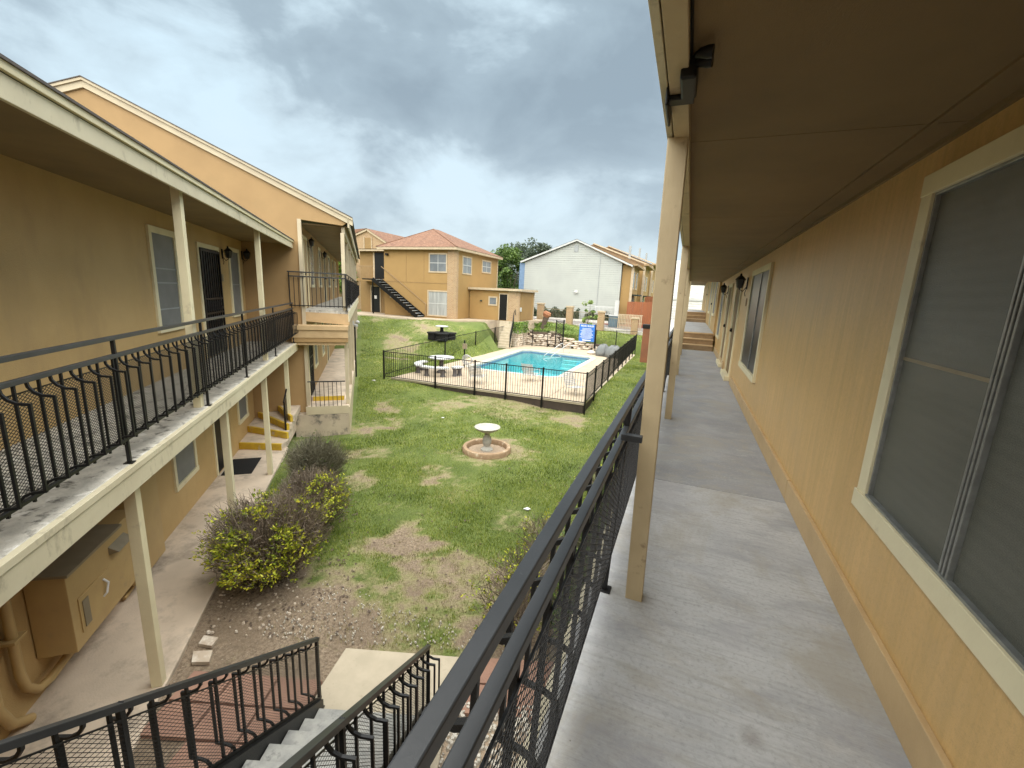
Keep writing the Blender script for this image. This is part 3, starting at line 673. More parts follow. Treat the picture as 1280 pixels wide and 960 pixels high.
# ------------------------------------------------------------------ near building on the right
def right_building():
    th = Thing('apartment_building', 'ochre apartment block on the right with covered upper walkway and cream posts', 'building', (0, 0, -2.65))
    X = .972
    PW = ((X, 0), (0, 1), (-1, 0))
    part(th, 'wall', MB().box(X, X+.2, -4, 17.3, -.25, 2.5), 'panel_wall')
    part(th, 'lower_wall', MB().box(X, X+.2, -4, 38, -2.9, -.26), 'stucco')
    part(th, 'baseboard', MB().box(X-.028, X, -4, 4.08, 0, .178).box(X-.027, X, 4.10, 9.85, 0, .176).box(X-.028, X, 12, 16.3, 0, .178), 'baseboard', bevel=.004)
    # deck: two pours with a joint
    part(th, 'walkway_slab', MB().box(-.34, X+.1, -4, 4.012, -.24, 0), 'walk_concrete', bevel=.006)
    part(th, 'walkway_slab', MB().box(-.34, X+.1, 4.02, 16.32, -.24, -.001), 'walk_concrete_old', bevel=.006)
    part(th, 'slab_fascia', MB().box(-.38, -.342, -4, 17, -.30, -.012), 'fascia_paint')
    # ceiling boards with seams
    ys = [-4, -1.6, .4, 2.44, 4.5, 6.9, 9.3, 11.7, 14.1, 17.3]
    for a, b in zip(ys[:-1], ys[1:]):
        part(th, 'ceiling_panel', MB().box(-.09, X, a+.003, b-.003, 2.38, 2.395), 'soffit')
    part(th, 'ceiling_backing', MB().box(-.09, X+.2, -4, 17.3, 2.398, 2.42), 'dark_edge')
    part(th, 'ceiling_trim', MB().box(X-.018, X, -4, 17.3, 2.355, 2.38).box(.822, .838, -4, 17.3, 2.368, 2.38), 'soffit')
    part(th, 'beam', MB().box(-.152, -.088, -4, 17.4, 2.335, 2.50), 'post_paint', bevel=.004)
    part(th, 'fascia_board', MB().box(-.184, -.158, -4, 17.5, 2.345, 2.58), 'fascia_paint', bevel=.003)
    part(th, 'roof', MB().extrude([(-.21, -4.2, 2.585), (-.21, -4.2, 2.60), (3.5, -4.2, 3.75), (7.2, -4.2, 2.60), (7.2, -4.2, 2.585)], (0, 21.6, 0)), 'dark_roof')
    part(th, 'header', MB().box(-.09, X, 17.3, 17.42, 2.375, 2.75), 'brown_wood')
    for i, y in enumerate((2.214, 6.28, 10.35, 14.4, -1.9)):
        l = -.035
        q = [(-.143, y, 0), (-.055, y, 0), (-.055, y+.09, 0), (-.143, y+.09, 0), (-.143+l, y, 2.338), (-.055+l, y, 2.338), (-.055+l, y+.09, 2.338), (-.143+l, y+.09, 2.338)]
        part(th, 'post', MB().hexa(q), 'post_paint', bevel=.004)
    # the large window right beside the camera
    fw = .092; f = MB(); u0, u1, z0, z1 = .93, 2.695, .600, 2.235
    f.wbox(PW, u0, u0+.10, z0+fw, z1-fw, -.02, .032); f.wbox(PW, u1-.10, u1, z0+fw, z1-fw, -.02, .032)
    f.wbox(PW, u0-.02, u1+.003, z1-fw, z1, -.02, .036); f.wbox(PW, u0-.02, u1+.012, z0, z0+fw, -.02, .040)
    w = part(th, 'window', f, 'trim', bevel=.003, label='large near window with cream trim and dark insect screens')
    part(th, 'pane', MB().wbox(PW, 1.90, u1-.1, z0+fw, z1-fw, -.03, .002), 'screen', w)
    part(th, 'pane', MB().wbox(PW, u0+.1, 1.84, z0+fw, z1-fw, -.03, .006), 'screen', w)
    m = MB()
    for a in (1.842, 1.866, 1.888): m.wbox(PW, a, a+.011, z0+fw, z1-fw, .0, .024)
    m.wbox(PW, u0+.1, u1-.1, z0+fw, z0+fw+.012, 0, .028).wbox(PW, u1-.112, u1-.1, z0+fw, z1-fw, 0, .02).wbox(PW, u0+.1, u1-.1, z1-fw-.012, z1-fw, 0, .022)
    part(th, 'sash_rail', m, 'alu', w, bevel=.002)
    part(th, 'blind_edge', MB().wbox(PW, 1.90, u1-.105, 1.398, 1.413, .002, .005), 'galv', w)
    # second window, doors, third window
    w2 = window(th, PW, 6.76, 8.62, .56, 2.19, .085, 'dark_glass', (), (7.55,))
    w3 = window(th, PW, 14.85, 16.2, .54, 2.14, .085, 'screen_grey', (1.35,))
    door(th, PW, 10.22, 11.3, .02, 2.14, .085, dmat='soffit')
    door(th, PW, 12.35, 13.45, .02, 2.14, .085, dmat='soffit')
    part(th, 'threshold', MB().box(X-.11, X, 10.2, 11.35, 0, .10), 'trim', bevel=.006)
    part(th, 'threshold', MB().box(X-.10, X, 12.35, 13.45, 0, .09), 'trim', bevel=.006)
    part(th, 'number_plate', MB().box(X-.012, X, 9.15, 9.25, 1.60, 1.74), 'brown_wood')
    # steps up to the next stretch of walkway
    for i in range(3):
        y = 16.32+i*.27
        part(th, 'step', MB().box(-.16, .90, y, 17.3, .19*i+.002, .19*(i+1)-.035), 'brown_wood')
        part(th, 'tread', MB().box(-.17, .91, y-.02, y+.28, .19*(i+1)-.034, .19*(i+1)), 'beige_wood')
    part(th, 'upper_walkway', MB().box(-.38, X+.1, 17.31, 26.0, .36, .572), 'walk_concrete')
    part(th, 'upper_wall', MB().box(.91, 1.17, 17.305, 38, -.25, 3.3), 'stucco')
    P2 = ((.91, 0), (0, 1), (-1, 0))
    window(th, P2, 18.0, 19.6, 1.15, 2.8, .09, 'screen_grey', (2.0,)); door(th, P2, 20.4, 21.5, .58, 2.75, .09)
    window(th, P2, 22.4, 23.9, 1.15, 2.8, .09, 'screen_grey', (2.0,)); door(th, P2, 27.8, 28.8, 1.1, 3.2, .09)
    part(th, 'upper_ceiling', MB().box(-.12, .91, 17.43, 38, 2.96, 3.0), 'soffit')
    part(th, 'upper_fascia', MB().box(-.2, -.13, 17.43, 38, 2.9, 3.2), 'fascia_paint')
    for y in (17.5, 21.6, 25.8, 30): part(th, 'post', MB().box(-.16, -.07, y, y+.09, .57, 2.955), 'post_paint')
    for i in range(3):
        y = 26.0+i*.27
        part(th, 'step', MB().box(-.12, .90, y, 27, .57+.18*i+.002, .57+.18*(i+1)-.03), 'brown_wood')
        part(th, 'tread', MB().box(-.13, .905, y-.02, y+.28, .57+.18*(i+1)-.029, .57+.18*(i+1)), 'beige_wood')
    part(th, 'upper_walkway', MB().box(-.38, .90, 27.0, 34, .9, 1.11), 'walk_concrete')
    return th
right_building()
PW = ((.972, 0), (0, 1), (-1, 0))
lamp(WF, PW, 9.45, 2.04, 'black wall lantern beside the second window on the right wall')
lamp(WF, PW, 13.9, 2.04, 'black wall lantern past the two doors on the right wall')
# floodlight on the first post
def flood():
    th = Thing('security_light', 'black twin security light fixed to the beam above the nearest post', 'light', (-.10, 1.7, 2.30))
    part(th, 'junction_box', MB().box(-.112, -.062, 1.60, 1.76, 2.305, 2.37), 'black_paint', bevel=.008)
    part(th, 'mounting_plate', MB().box(-.158, -.07, 1.775, 1.83, 2.316, 2.334).box(-.162, -.152, 1.74, 1.95, 2.29, 2.36), 'black_paint', bevel=.004)
    for y in (1.545, 1.60):
        part(th, 'lamp_head', MB().tube([(-.07, y+.01, 2.345), (-.055, y, 2.345), (-.035, y-.004, 2.343), (-.022, y-.006, 2.342)], [.008, .014, .018, .017], 12), 'black_paint', smooth=True)
    part(th, 'conduit', MB().tube([(-.082, -1.5, 2.372), (-.082, 1.0, 2.37), (-.084, 1.6, 2.365)], .005, 6), 'black_paint')
flood()
rr = railing('black steel railing with mesh and bowed bars along the right walkway', WF, (-.262, .02), (-.262, 16.3), 0, posts=(2.22, 4.2, 6.2, 8.2, 10.2, 12.2, 14.2, 16.2), cap=.030, tilt=.034)
single('railing_strap', MB().box(-.225, -.13, 1.985, 2.02, .975, 1.005), 'worn_steel', (-.2, 2, .975), label='short flat steel strap tying the right railing to the first post', cat='bracket', bevel=.002)
railing('dark railing on the raised far end of the right walkway', WF, (-.26, 17.5), (-.26, 25.8), .572, posts=(.1, 4, 8), grid=False, belly=False, step=.13)

# ------------------------------------------------------------------ left building
def left_building():
    th = Thing('apartment_building', 'two storey ochre apartment block on the left with a balcony walkway above a paved path', 'building', (-2.2, 8, -2.6), LF)
    Wc = -3.28; PL = ((Wc, 0), (0, 1), (1, 0))
    part(th, 'wall', MB().box(Wc-.2, Wc, -2, 14.1, -2.7, 2.70), 'stucco')
    part(th, 'walkway_slab', MB().box(Wc, -2.05, -2, 13.85, -.20, 0), 'deck_concrete', bevel=.01)
    part(th, 'fascia_board', MB().box(-2.048, -2.016, -2, 13.88, -.235, -.062), 'fascia_paint', bevel=.003)
    part(th, 'fascia_cap', MB().box(-2.10, -2.005, -2, 13.88, -.060, -.004), 'fascia_paint', bevel=.004)
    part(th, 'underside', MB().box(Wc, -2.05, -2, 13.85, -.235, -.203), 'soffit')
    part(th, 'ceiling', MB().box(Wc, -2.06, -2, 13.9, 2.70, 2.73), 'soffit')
    part(th, 'eave_fascia', MB().box(-2.045, -2.012, -2, 13.86, 2.605, 2.755), 'fascia_paint', bevel=.003)
    part(th, 'gutter_strip', MB().box(-2.02, -1.985, -2, 13.9, 2.762, 2.825), 'trim', bevel=.003)
    part(th, 'drip_shadow_board', MB().box(-2.05, -2.02, -2, 13.9, 2.745, 2.765), 'dark_edge')
    part(th, 'roof', MB().extrude([(-1.97, -2, 2.815), (-1.97, -2, 2.835), (-7, -2, 3.6), (-12, -2, 2.83), (-12, -2, 2.81)], (0, 15.88, 0)), 'dark_roof')
    for y in (2.3, 6.40, 10.32):
        part(th, 'post', MB().box(-2.20, -2.11, y, y+.10, 0, 2.70), 'trim', bevel=.004)
    for y in (-.2, 4.72, 7.55, 10.3, 12.95):
        part(th, 'post', MB().box(-2.27, -2.17, y, y+.10, -2.6, -.236), 'trim', bevel=.004)
    # upstairs fittings
    window(th, PL, 8.45, 9.48, .745, 2.43, .10, 'screen_grey', (1.78, 1.55, 1.12), barmat='grey_board')
    door(th, PL, 10.5, 11.86, .02, 2.37, .09, security=True)
    window(th, PL, 12.56, 13.48, .745, 2.45, .10, 'screen_grey', (1.55,), barmat='grey_board')
    window(th, PL, 3.6, 5.0, .745, 2.43, .10, 'screen_grey', (1.55,), barmat='grey_board')
    part(th, 'number_plate', MB().box(Wc, Wc+.012, 11.98, 12.08, 1.62, 1.78), 'galv')
    # downstairs fittings
    window(th, PL, 8.36, 9.38, -2.0, -.42, .09, 'screen_grey')
    door(th, PL, 10.40, 11.42, -2.58, -.45, .07, security=False)
    window(th, PL, 12.25, 13.15, -1.98, -.5, .09, 'screen_grey')
    return th
left_building()
PL = ((-3.28, 0), (0, 1), (1, 0))
lamp(LF, PL, 12.15, 2.27, 'black wall lantern between the barred door and the narrow upstairs window on the left')
lamp(LF, PL, 13.85, 2.35, 'black wall lantern in the shaded upstairs corner on the left')
railing('black steel railing with mesh and bowed bars along the left balcony', LF, (-2.065, 13.55), (-2.065, 1.4), 0, posts=(.08, 2.6, 5.1, 7.05, 9.07, 11.0), out=1, cap=.036)
# small rubble on the left walkway
single('rubble_piece', MB().prism([(-2.44, 7.15), (-2.33, 7.13), (-2.30, 7.24), (-2.38, 7.32), (-2.46, 7.25)], 0, .06), 'stone_wall', (-2.4, 7.2, 0), LF, label='grey rubble piece on the edge of the left balcony', cat='stone', bevel=.012)
single('doormat', MB().box(-3.22, -2.62, 10.45, 11.42, -2.598, -2.585), 'mat_black', (-2.9, 10.9, -2.6), LF, label='black doormat in front of the open lower door', cat='doormat')
# security storm door standing ajar downstairs
sdr = Thing('storm_door', 'black glazed storm door standing ajar over the doormat', 'door', (0, 0, -2.58), Frame(TH+R(-60), *LF.w(-3.24, 11.35)))
sdr.base = (0, 0, 0)
part(sdr, 'leaf', MB().box(-.02, .02, -.86, -.80, 0, 2.0).box(-.02, .02, -.06, 0, 0, 2.0).box(-.02, .02, -.80, -.06, 1.9, 2.0).box(-.02, .02, -.80, -.06, 0, .16).box(-.02, .02, -.80, -.06, .9, .98), 'black_paint')
part(sdr, 'pane', MB().box(-.004, .004, -.80, -.06, .16, 1.9), 'dark_glass')
part(sdr, 'closer', MB().tube([(.03, -.7, .10), (.03, -.25, .18)], .018, 8).tube([(.03, -.25, .18), (.03, -.05, .22)], .008, 6), 'alu')
# path in front of the lower flats
single('walkway', MB().box(-3.3, -2.15, -4, 12.15, -2.72, -2.6), 'side_concrete', (-2.7, 4, -2.72), LF, label='stained concrete path under the left balcony', kind='structure', bevel=.012)

# meter cabinets and conduits
def cabinets():
    c0 = -3.27
    th = Thing('electrical_cabinet', 'large ochre electrical cabinet with metal top, nearest on the left lower wall', 'cabinet', (c0, 5.3, -2.2), LF)
    part(th, 'body', MB().box(c0, c0+.33, 4.95, 6.35, -2.2, -1.30), 'cabinet', bevel=.006)
    part(th, 'hood', MB().hexa([(c0, 4.93, -1.298), (c0+.36, 4.93, -1.33), (c0+.36, 5.95, -1.33), (c0, 5.95, -1.298), (c0, 4.93, -1.27), (c0+.36, 4.93, -1.30), (c0+.36, 5.95, -1.30), (c0, 5.95, -1.27)]), 'galv')
    part(th, 'recess_panel', MB().box(c0+.33, c0+.342, 5.06, 5.62, -2.06, -1.66), 'cabinet', bevel=.004)
    part(th, 'handle', MB().tube([(c0+.345, 5.48, -1.72), (c0+.38, 5.50, -1.78), (c0+.375, 5.46, -1.88), (c0+.345, 5.45, -1.92)], .012, 6), 'paper')
    part(th, 'grille', MB().box(c0+.343, c0+.352, 5.10, 5.20, -2.02, -1.72), 'galv', bevel=.003)
    part(th, 'visor', MB().extrude([(c0+.33, 5.68, -1.55), (c0+.33, 5.68, -1.45), (c0+.43, 5.68, -1.52)], (0, .34, 0)), 'galv')
    t2 = Thing('electrical_cabinet', 'lower ochre electrical cabinet behind the near one on the left lower wall', 'cabinet', (c0, 6.7, -2.3), LF)
    part(t2, 'body', MB().box(c0, c0+.24, 6.37, 7.2, -2.42, -.55), 'cabinet', bevel=.006)
    part(t2, 'latch', MB().box(c0+.24, c0+.26, 6.45, 6.55, -1.35, -1.30), 'dark_edge')
    t3 = Thing('conduit_pipe', 'ochre painted pipe bending from the wall to under the near cabinet', 'pipe', (c0, 4.7, -2.55), LF)
    part(t3, 'pipe', MB().tube([(c0+.06, 4.64, -.25), (c0+.06, 4.64, -2.1), (c0+.06, 4.68, -2.28), (c0+.06, 4.80, -2.42), (c0+.07, 4.95, -2.45), (c0+.08, 5.4, -2.40), (c0+.08, 5.7, -2.25)], .04, 12), 'cabinet', smooth=True)
    part(t3, 'clamp', MB().box(c0, c0+.125, 4.56, 4.72, -1.72, -1.69), 'cabinet')
    t4 = Thing('conduit_pipe', 'thin pipe running down the wall past the far side of the cabinets', 'pipe', (c0, 7.3, -2.55), LF)
    part(t4, 'pipe', MB().tube([(c0+.04, 7.34, -.25), (c0+.04, 7.34, -1.7), (c0+.05, 7.30, -2.0), (c0+.08, 7.2, -2.3), (c0+.1, 6.9, -2.5), (c0+.1, 6.3, -2.55)], .022, 10), 'cabinet', smooth=True)
    t5 = Thing('conduit_pipe', 'ochre vertical pipe at the left picture edge beside the bent pipe', 'pipe', (c0, 4.3, -2.55), LF)
    part(t5, 'pipe', MB().tube([(c0+.05, 4.36, -.25), (c0+.05, 4.36, -2.2), (c0+.06, 4.45, -2.45), (c0+.1, 4.6, -2.56)], .045, 12), 'cabinet', smooth=True)
cabinets()

# ------------------------------------------------------------------ winder steps between the left flats and the next unit
st = Thing('entrance_steps', 'concrete winder steps with yellow painted edges below the left balcony', 'steps', (-2.7, 12.4, -2.6), LF)
steps = [([(-3.28, 12.16), (-2.25, 11.86), (-2.15, 12.2), (-2.15, 13.9), (-3.28, 13.9)], -2.6, -2.43, (0, 1)),
         ([(-3.28, 13.05), (-2.18, 12.28), (-2.15, 12.5), (-2.15, 13.9), (-3.28, 13.9)], -2.429, -2.26, (0, 1)),
         ([(-3.2, 13.9), (-2.2, 12.5), (-2.10, 12.6), (-2.10, 13.9)], -2.259, -2.09, (0, 1)),
         ([(-2.66, 13.9), (-2.14, 12.7), (-2.05, 12.75), (-2.05, 13.9)], -2.089, -1.92, (0, 1))]
for poly, za, zb, (i, j) in steps:
    s = part(st, 'step', MB().prism(poly, za, zb), 'side_concrete', bevel=.008)
    a, b = Vector((*poly[i], 0)), Vector((*poly[j], 0)); d = (b-a).normalized(); n = Vector((d.y, -d.x, 0))
    part(st, 'painted_riser', MB().hexa([tuple(a+n*.004+Vector((0, 0, za+.004))), tuple(b+n*.004+Vector((0, 0, za+.004))), tuple(b-n*.06+Vector((0, 0, za+.004))), tuple(a-n*.06+Vector((0, 0, za+.004))),
                                    tuple(a+n*.004+Vector((0, 0, zb+.004))), tuple(b+n*.004+Vector((0, 0, zb+.004))), tuple(b-n*.06+Vector((0, 0, zb+.004))), tuple(a-n*.06+Vector((0, 0, zb+.004)))]), 'yellow_paint', s)
hr = Thing('handrail', 'short black handrail post standing on the winder steps', 'railing', (-2.2, 12.6, -2.4), LF)
part(hr, 'post', MB().box(-2.26, -2.22, 12.50, 12.54, -2.43, -1.45), 'black_steel')
part(hr, 'post', MB().box(-2.26, -2.22, 13.3, 13.34, -2.09, -1.0), 'black_steel')
part(hr, 'rail', MB().beam((-2.24, 12.45, -1.47), (-2.24, 13.4, -1.0), .035, .035), 'black_steel')
for k in range(6): part(hr, 'baluster', MB().box(-2.246, -2.234, 12.63+k*.11, 12.642+k*.11, -2.2, -1.42+k*.055), 'black_steel')

# ------------------------------------------------------------------ next unit with the big gable wall
def next_unit():
    th = Thing('apartment_building', 'taller ochre apartment block beyond the left one with a sloping gable and end balcony', 'building', (0, 0, -2.8), NF)
    # origin of NF is L(-1.84, 13.9); x = c+1.84, y = a-13.9
    pk = (-4.40, 6.0); sl = (6.0-3.50)/(4.40+1.30)
    g = [(-9.5, 0, -2.8), (0, 0, -2.8), (0, 0, 3.40), (1.14, 0, 3.33), (1.28, 0, 3.44), (pk[0], 0, pk[1]-.10), (-9.5, 0, 6.0-(9.5-4.4)*sl-.10)]
    part(th, 'gable_wall', MB().extrude(g, (0, .15, 0)), 'stucco_dimmed')
    # rake boards and roof
    def rake(x0, z0, x1, z1, n, y0, y1, h, off, m):
        part(th, n, MB().extrude([(x0, y0, z0-h+off), (x1, y0, z1-h+off), (x1, y0, z1+off), (x0, y0, z0+off)], (0, y1-y0, 0)), m)
    zr = lambda x: 6.06-abs(x-pk[0])*sl
    for a, b in ((-9.6, pk[0]), (pk[0], 1.42)):
        rake(a, zr(a), b, zr(b), 'rake_board', -.05, .0, .17, 0, 'trim_dimmed')
        rake(a, zr(a), b, zr(b), 'rake_trim', -.085, -.051, .06, .035, 'trim_dimmed')
        rake(a, zr(a), b, zr(b), 'roof', -.10, 19.4, .02, .058, 'dark_roof')
    part(th, 'soffit', MB().box(0, 1.25, .16, 19.2, 3.30, 3.33), 'soffit')
    part(th, 'eave_fascia', MB().box(1.28, 1.32, -.05, 19.3, 3.28, 3.50), 'trim_dimmed')
    part(th, 'beam', MB().box(1.10, 1.19, .16, 19.2, 3.12, 3.298), 'trim_dimmed')
    part(th, 'wall', MB().box(-.2, 0, .15, 19, -2.8, 3.34), 'stucco_dimmed')
    part(th, 'end_wall', MB().box(-8, 0, 19.0, 19.2, -2.8, 3.5), 'stucco_dimmed')
    PN = ((0, 0), (0, 1), (1, 0))
    part(th, 'corner_post', MB().box(-.03, .07, -.06, .04, -1.93, 3.40), 'trim_dimmed', bevel=.004)
    for z0, z1, n in ((.93, 3.12, 0), (-1.93, .60, 1)):
        for y in (-.04, 2.9, 5.8, 8.7, 11.6, 14.5, 17.4):
            part(th, 'post', MB().box(1.08, 1.18, y, y+.10, z0, z1), 'trim_dimmed', bevel=.004)
    # decks
    part(th, 'deck_slab', MB().box(.0, 1.22, -.02, 19, .70, .92), 'deck_concrete')
    part(th, 'deck_fascia', MB().box(1.221, 1.25, -.06, 19, .60, .90), 'fascia_paint')
    part(th, 'stair_skirt', MB().hexa([(-.02, -.03, .60), (1.25, -.06, .50), (1.25, -.02, .50), (-.02, -.02, .60), (-.02, -.03, .86), (1.25, -.06, .82), (1.25, -.02, .82), (-.02, -.02, .86)]), 'beige_wood')
    part(th, 'landing', MB().prism([(-.34, -.50), (1.22, -.50), (1.22, -.02), (-.34, -.02)], .38, .50), 'beige_wood', bevel=.004)
    part(th, 'landing_edge', MB().box(-.33, 1.21, -.46, -.40, .16, .378), 'beige_wood')
    part(th, 'landing_soffit', MB().box(-.28, 1.2, -.44, .0, .03, .158), 'stucco_dimmed')
    part(th, 'landing_beam', MB().box(-.2, 1.14, -.39, -.05, -.06, .028), 'beige_wood')
    part(th, 'lower_deck', MB().box(0, 1.16, -.3, 19, -2.2, -1.93), 'side_concrete')
    part(th, 'yellow_nosing', MB().box(.1, 1.0, .5, .56, -1.93, -1.80), 'yellow_paint')
    part(th, 'inner_slab', MB().box(.0, 1.0, .561, 19, -1.93, -1.81), 'side_concrete')
    part(th, 'kick_board', MB().box(-.02, 1.16, -.34, -.302, -2.14, -1.90), 'trim_dimmed')
    part(th, 'foundation', MB().prism([(-.32, -.335), (1.158, -.335), (1.158, 19), (-.32, 19)], -3.1, -2.145), 'base_concrete')
    part(th, 'edge_board', MB().box(1.161, 1.19, -.34, 19, -3.1, -1.95), 'trim_dimmed')
    # doors and windows facing the court, both storeys
    for z, s in ((.93, 0), (-1.81, 1)):
        door(th, PN, .55, 1.5, z, z+2.12, .08, dmat='baseboard' if s == 0 else 'black_paint', security=(s == 1), hs=-1)
        window(th, PN, 2.1, 3.1, z+.62, z+2.15, .09, 'far_glass' if s == 0 else 'screen_grey', (z+1.4,))
        window(th, PN, 4.9, 5.9, z+.62, z+2.15, .09, 'far_glass', (z+1.4,))
        door(th, PN, 7.2, 8.15, z, z+2.12, .08)
        window(th, PN, 9.5, 10.8, z+.62, z+2.15, .09, 'far_glass'); door(th, PN, 12.4, 13.4, z, z+2.12, .08); window(th, PN, 14.6, 15.8, z+.62, z+2.15, .09, 'far_glass')
next_unit()
lamp(NF, ((0, 0), (0, 1), (1, 0)), 1.75, 2.95, 'black wall lantern by the balcony door of the taller block')
lamp(NF, ((0, 0), (0, 1), (1, 0)), 6.6, 2.9, 'black wall lantern further along the balcony of the taller block')
railing('thin black railing across the end balcony of the taller block', NF, (1.19, -.10), (-.33, -.10), .92, top=.95, bot=.12, upper=1.07, posts=(.02, 1.50), grid=False, belly=False, step=.115, cap=.024, postdown=.10)
railing('black mesh railing along the long side of the taller block balcony', NF, (1.19, 18.5), (1.19, -.06), .92, top=.95, bot=.12, upper=1.07, posts=tuple(k*2.32 for k in range(9)), grid=True, belly=True, step=.11, cap=.028, postdown=0)
railing('low black railing across the end of the lower deck', NF, (1.08, -.32), (.05, -.32), -1.93, top=.80, bot=.0, upper=None, posts=(), grid=False, belly=False, step=.118, cap=.022)
fl = Thing('floodlight', 'white double floodlight on the outer corner of the taller block deck', 'light', (1.3, 3.2, .3), NF)
part(fl, 'bracket', MB().box(1.25, 1.30, 3.15, 3.25, .25, .40), 'white_metal')
for k in (0, 1): part(fl, 'lamp_head', MB().lathe([(.02, .18+.12*k), (.07, .20+.12*k), (.08, .26+.12*k), (.03, .30+.12*k)], 1.36+.06*k, 3.2, 12), 'white_metal', smooth=True)
single('drainpipe', MB().tube([(1.32, 3.2, .25), (1.32, 3.2, -1.7)], .03, 8), 'black_paint', (1.32, 3.2, -1.7), NF, label='black vertical pipe below the white floodlight', cat='pipe')

# ------------------------------------------------------------------ foreground staircase (down to the landing)
def stair():
    th = Thing('outdoor_staircase', 'open riser staircase with grey concrete treads and black steel stringers in the foreground', 'staircase', (0, 0, -2.6), SF)
    for i in range(13):
        z = -2.6+.18*(i+1)-.015; y = -.08-.257*i
        part(th, 'tread', MB().box(.055, 1.045, y-.285, y, z-.055, z), 'tread_concrete', bevel=.006)
        part(th, 'tread_bracket', MB().box(.056, 1.044, y-.27, y-.25, z-.085, z-.056), 'black_steel')
    for x in (.028, 1.072):
        part(th, 'stringer', MB().hexa([(x-.022, .02, -2.66), (x+.022, .02, -2.66), (x+.022, -3.55, -.16), (x-.022, -3.55, -.16), (x-.022, .02, -2.44), (x+.022, .02, -2.44), (x+.022, -3.55, .06), (x-.022, -3.55, .06)]), 'black_steel', bevel=.003)
stair()
sx0, sx1 = 0., 1.1
railing('black mesh stair railing on the left side of the foreground staircase', SF, (sx0, .06), (sx0, -3.6), -2.6, top=.84, bot=.13, upper=None, slope=.705, out=-1, posts=(.02, 1.9, 3.6), cap=.042, grp='stair railings', postdown=0)
railing('black mesh stair railing on the right side of the foreground staircase', SF, (sx1, .06), (sx1, -3.6), -2.6, top=.84, bot=.13, upper=None, slope=.705, out=1, posts=(.02, 1.9, 3.6), cap=.042, grp='stair railings', postdown=0)
single('landing_slab', MB().prism([(-.10, .0), (1.30, -.6), (1.30, .80), (-.06, .82), (-.12, .27)], -2.7, -2.592), 'pale_concrete', (.5, .4, -2.7), SF, label='pale concrete landing slab at the foot of the staircase', kind='structure', bevel=.01)
# pavers
pv = Thing('paved_path', 'red concrete pavers laid on both sides of the stair landing', 'path', (-.8, -.5, -2.62), SF)
pm = {}
def paver(x, y, w=.48, h=.36):
    k = (round(w, 2), round(h, 2))
    if k not in pm: pm[k] = meshof(MB().hexa([(-w/2+.006, -h/2+.006, -.03), (w/2-.006, -h/2+.006, -.03), (w/2-.006, h/2-.006, -.03), (-w/2+.006, h/2-.006, -.03), (-w/2+.01, -h/2+.01, .01), (w/2-.01, -h/2+.01, .01), (w/2-.01, h/2-.01, .01), (-w/2+.01, h/2-.01, .01)]), 'paver', 'paver')
    inst('paver', pm[k], pv.e, (x+.8, y+.5, random.uniform(-.005, .006)), (0, 0, random.uniform(-.012, .012)))
for j in range(9):
    for i in range(7):
        x = -.38-.485*i; y = .22-.365*j
        wx, wy = SF.w(x-.24, y+.16); c, a = LF.inv(wx, wy)
        if c < -2.16 or (x < -1.5 and y > .2): continue
        paver(x, y)
for i in range(7):
    for j in range(2): paver(1.56+.485*i, .66-.365*j)
single('kerb_strip', MB().box(-.13, -.02, -3.4, -.02, -2.66, -2.585), 'beige_wood', (-.08, -1, -2.66), SF, label='narrow tan kerb running beside the left stair stringer', kind='structure')
single('pebble_bed', MB().prism([(1.15, -3), (4, -3), (4, .08), (1.15, .08)], -2.7, -2.63), 'gravel', (2, -1, -2.7), SF, label='bed of pale pebbles beside the staircase', kind='structure')
def pebpt():
    x, y = random.uniform(1.15, 3.2), random.uniform(-2.0, .27)
    X, Y = SF.w(x, y); return X, Y, -2.625
scatter_stones('pebbles', 'white river pebbles beside the staircase under the right railing', 3800, pebpt, .03, 'pebble', .7)

# ------------------------------------------------------------------ bird bath
bb = Thing('bird_bath', 'pale stone bird bath with wide scalloped bowl on a pedestal', 'bird bath', (-4.68, 10.2, -2.58))
def scallop(prof, cx, cy, n=40, k=14, amp=.02):
    m = MB().lathe(prof, cx, cy, n)
    for i, (x, y, z) in enumerate(m.v):
        a = math.atan2(y-cy, x-cx); r = math.hypot(x-cx, y-cy)
        if r > .2: f = 1+amp*math.cos(k*a); m.v[i] = (cx+(x-cx)*f, cy+(y-cy)*f, z)
    return m
part(bb, 'bowl', scallop([(.07, -2.06), (.16, -2.05), (.28, -1.99), (.345, -1.93), (.35, -1.915), (.33, -1.91), (.26, -1.95), (.12, -1.985), (.01, -1.99)], -4.68, 10.2), 'bird_stone', smooth=True)
part(bb, 'pedestal', MB().lathe([(.17, -2.60), (.165, -2.54), (.11, -2.50), (.085, -2.46), (.12, -2.36), (.125, -2.28), (.09, -2.18), (.06, -2.12), (.065, -2.08), (.09, -2.05)], -4.68, 10.2, 20), 'bird_stone', smooth=True)
rg = Thing('ring_planter', 'low terracotta coloured ring kerb round the foot of the bird bath', 'planter', (-4.68, 10.2, -2.66))
part(rg, 'ring', MB().lathe([(.66, -2.72), (.665, -2.50), (.64, -2.46), (.56, -2.455), (.535, -2.49), (.53, -2.60)], -4.68, 10.2, 48), 'terracotta', smooth=True)
part(rg, 'gravel_fill', MB().lathe([(.545, -2.72), (.545, -2.585), (.3, -2.57), (.01, -2.575)], -4.68, 10.2, 32), 'gravel', kind='stuff')
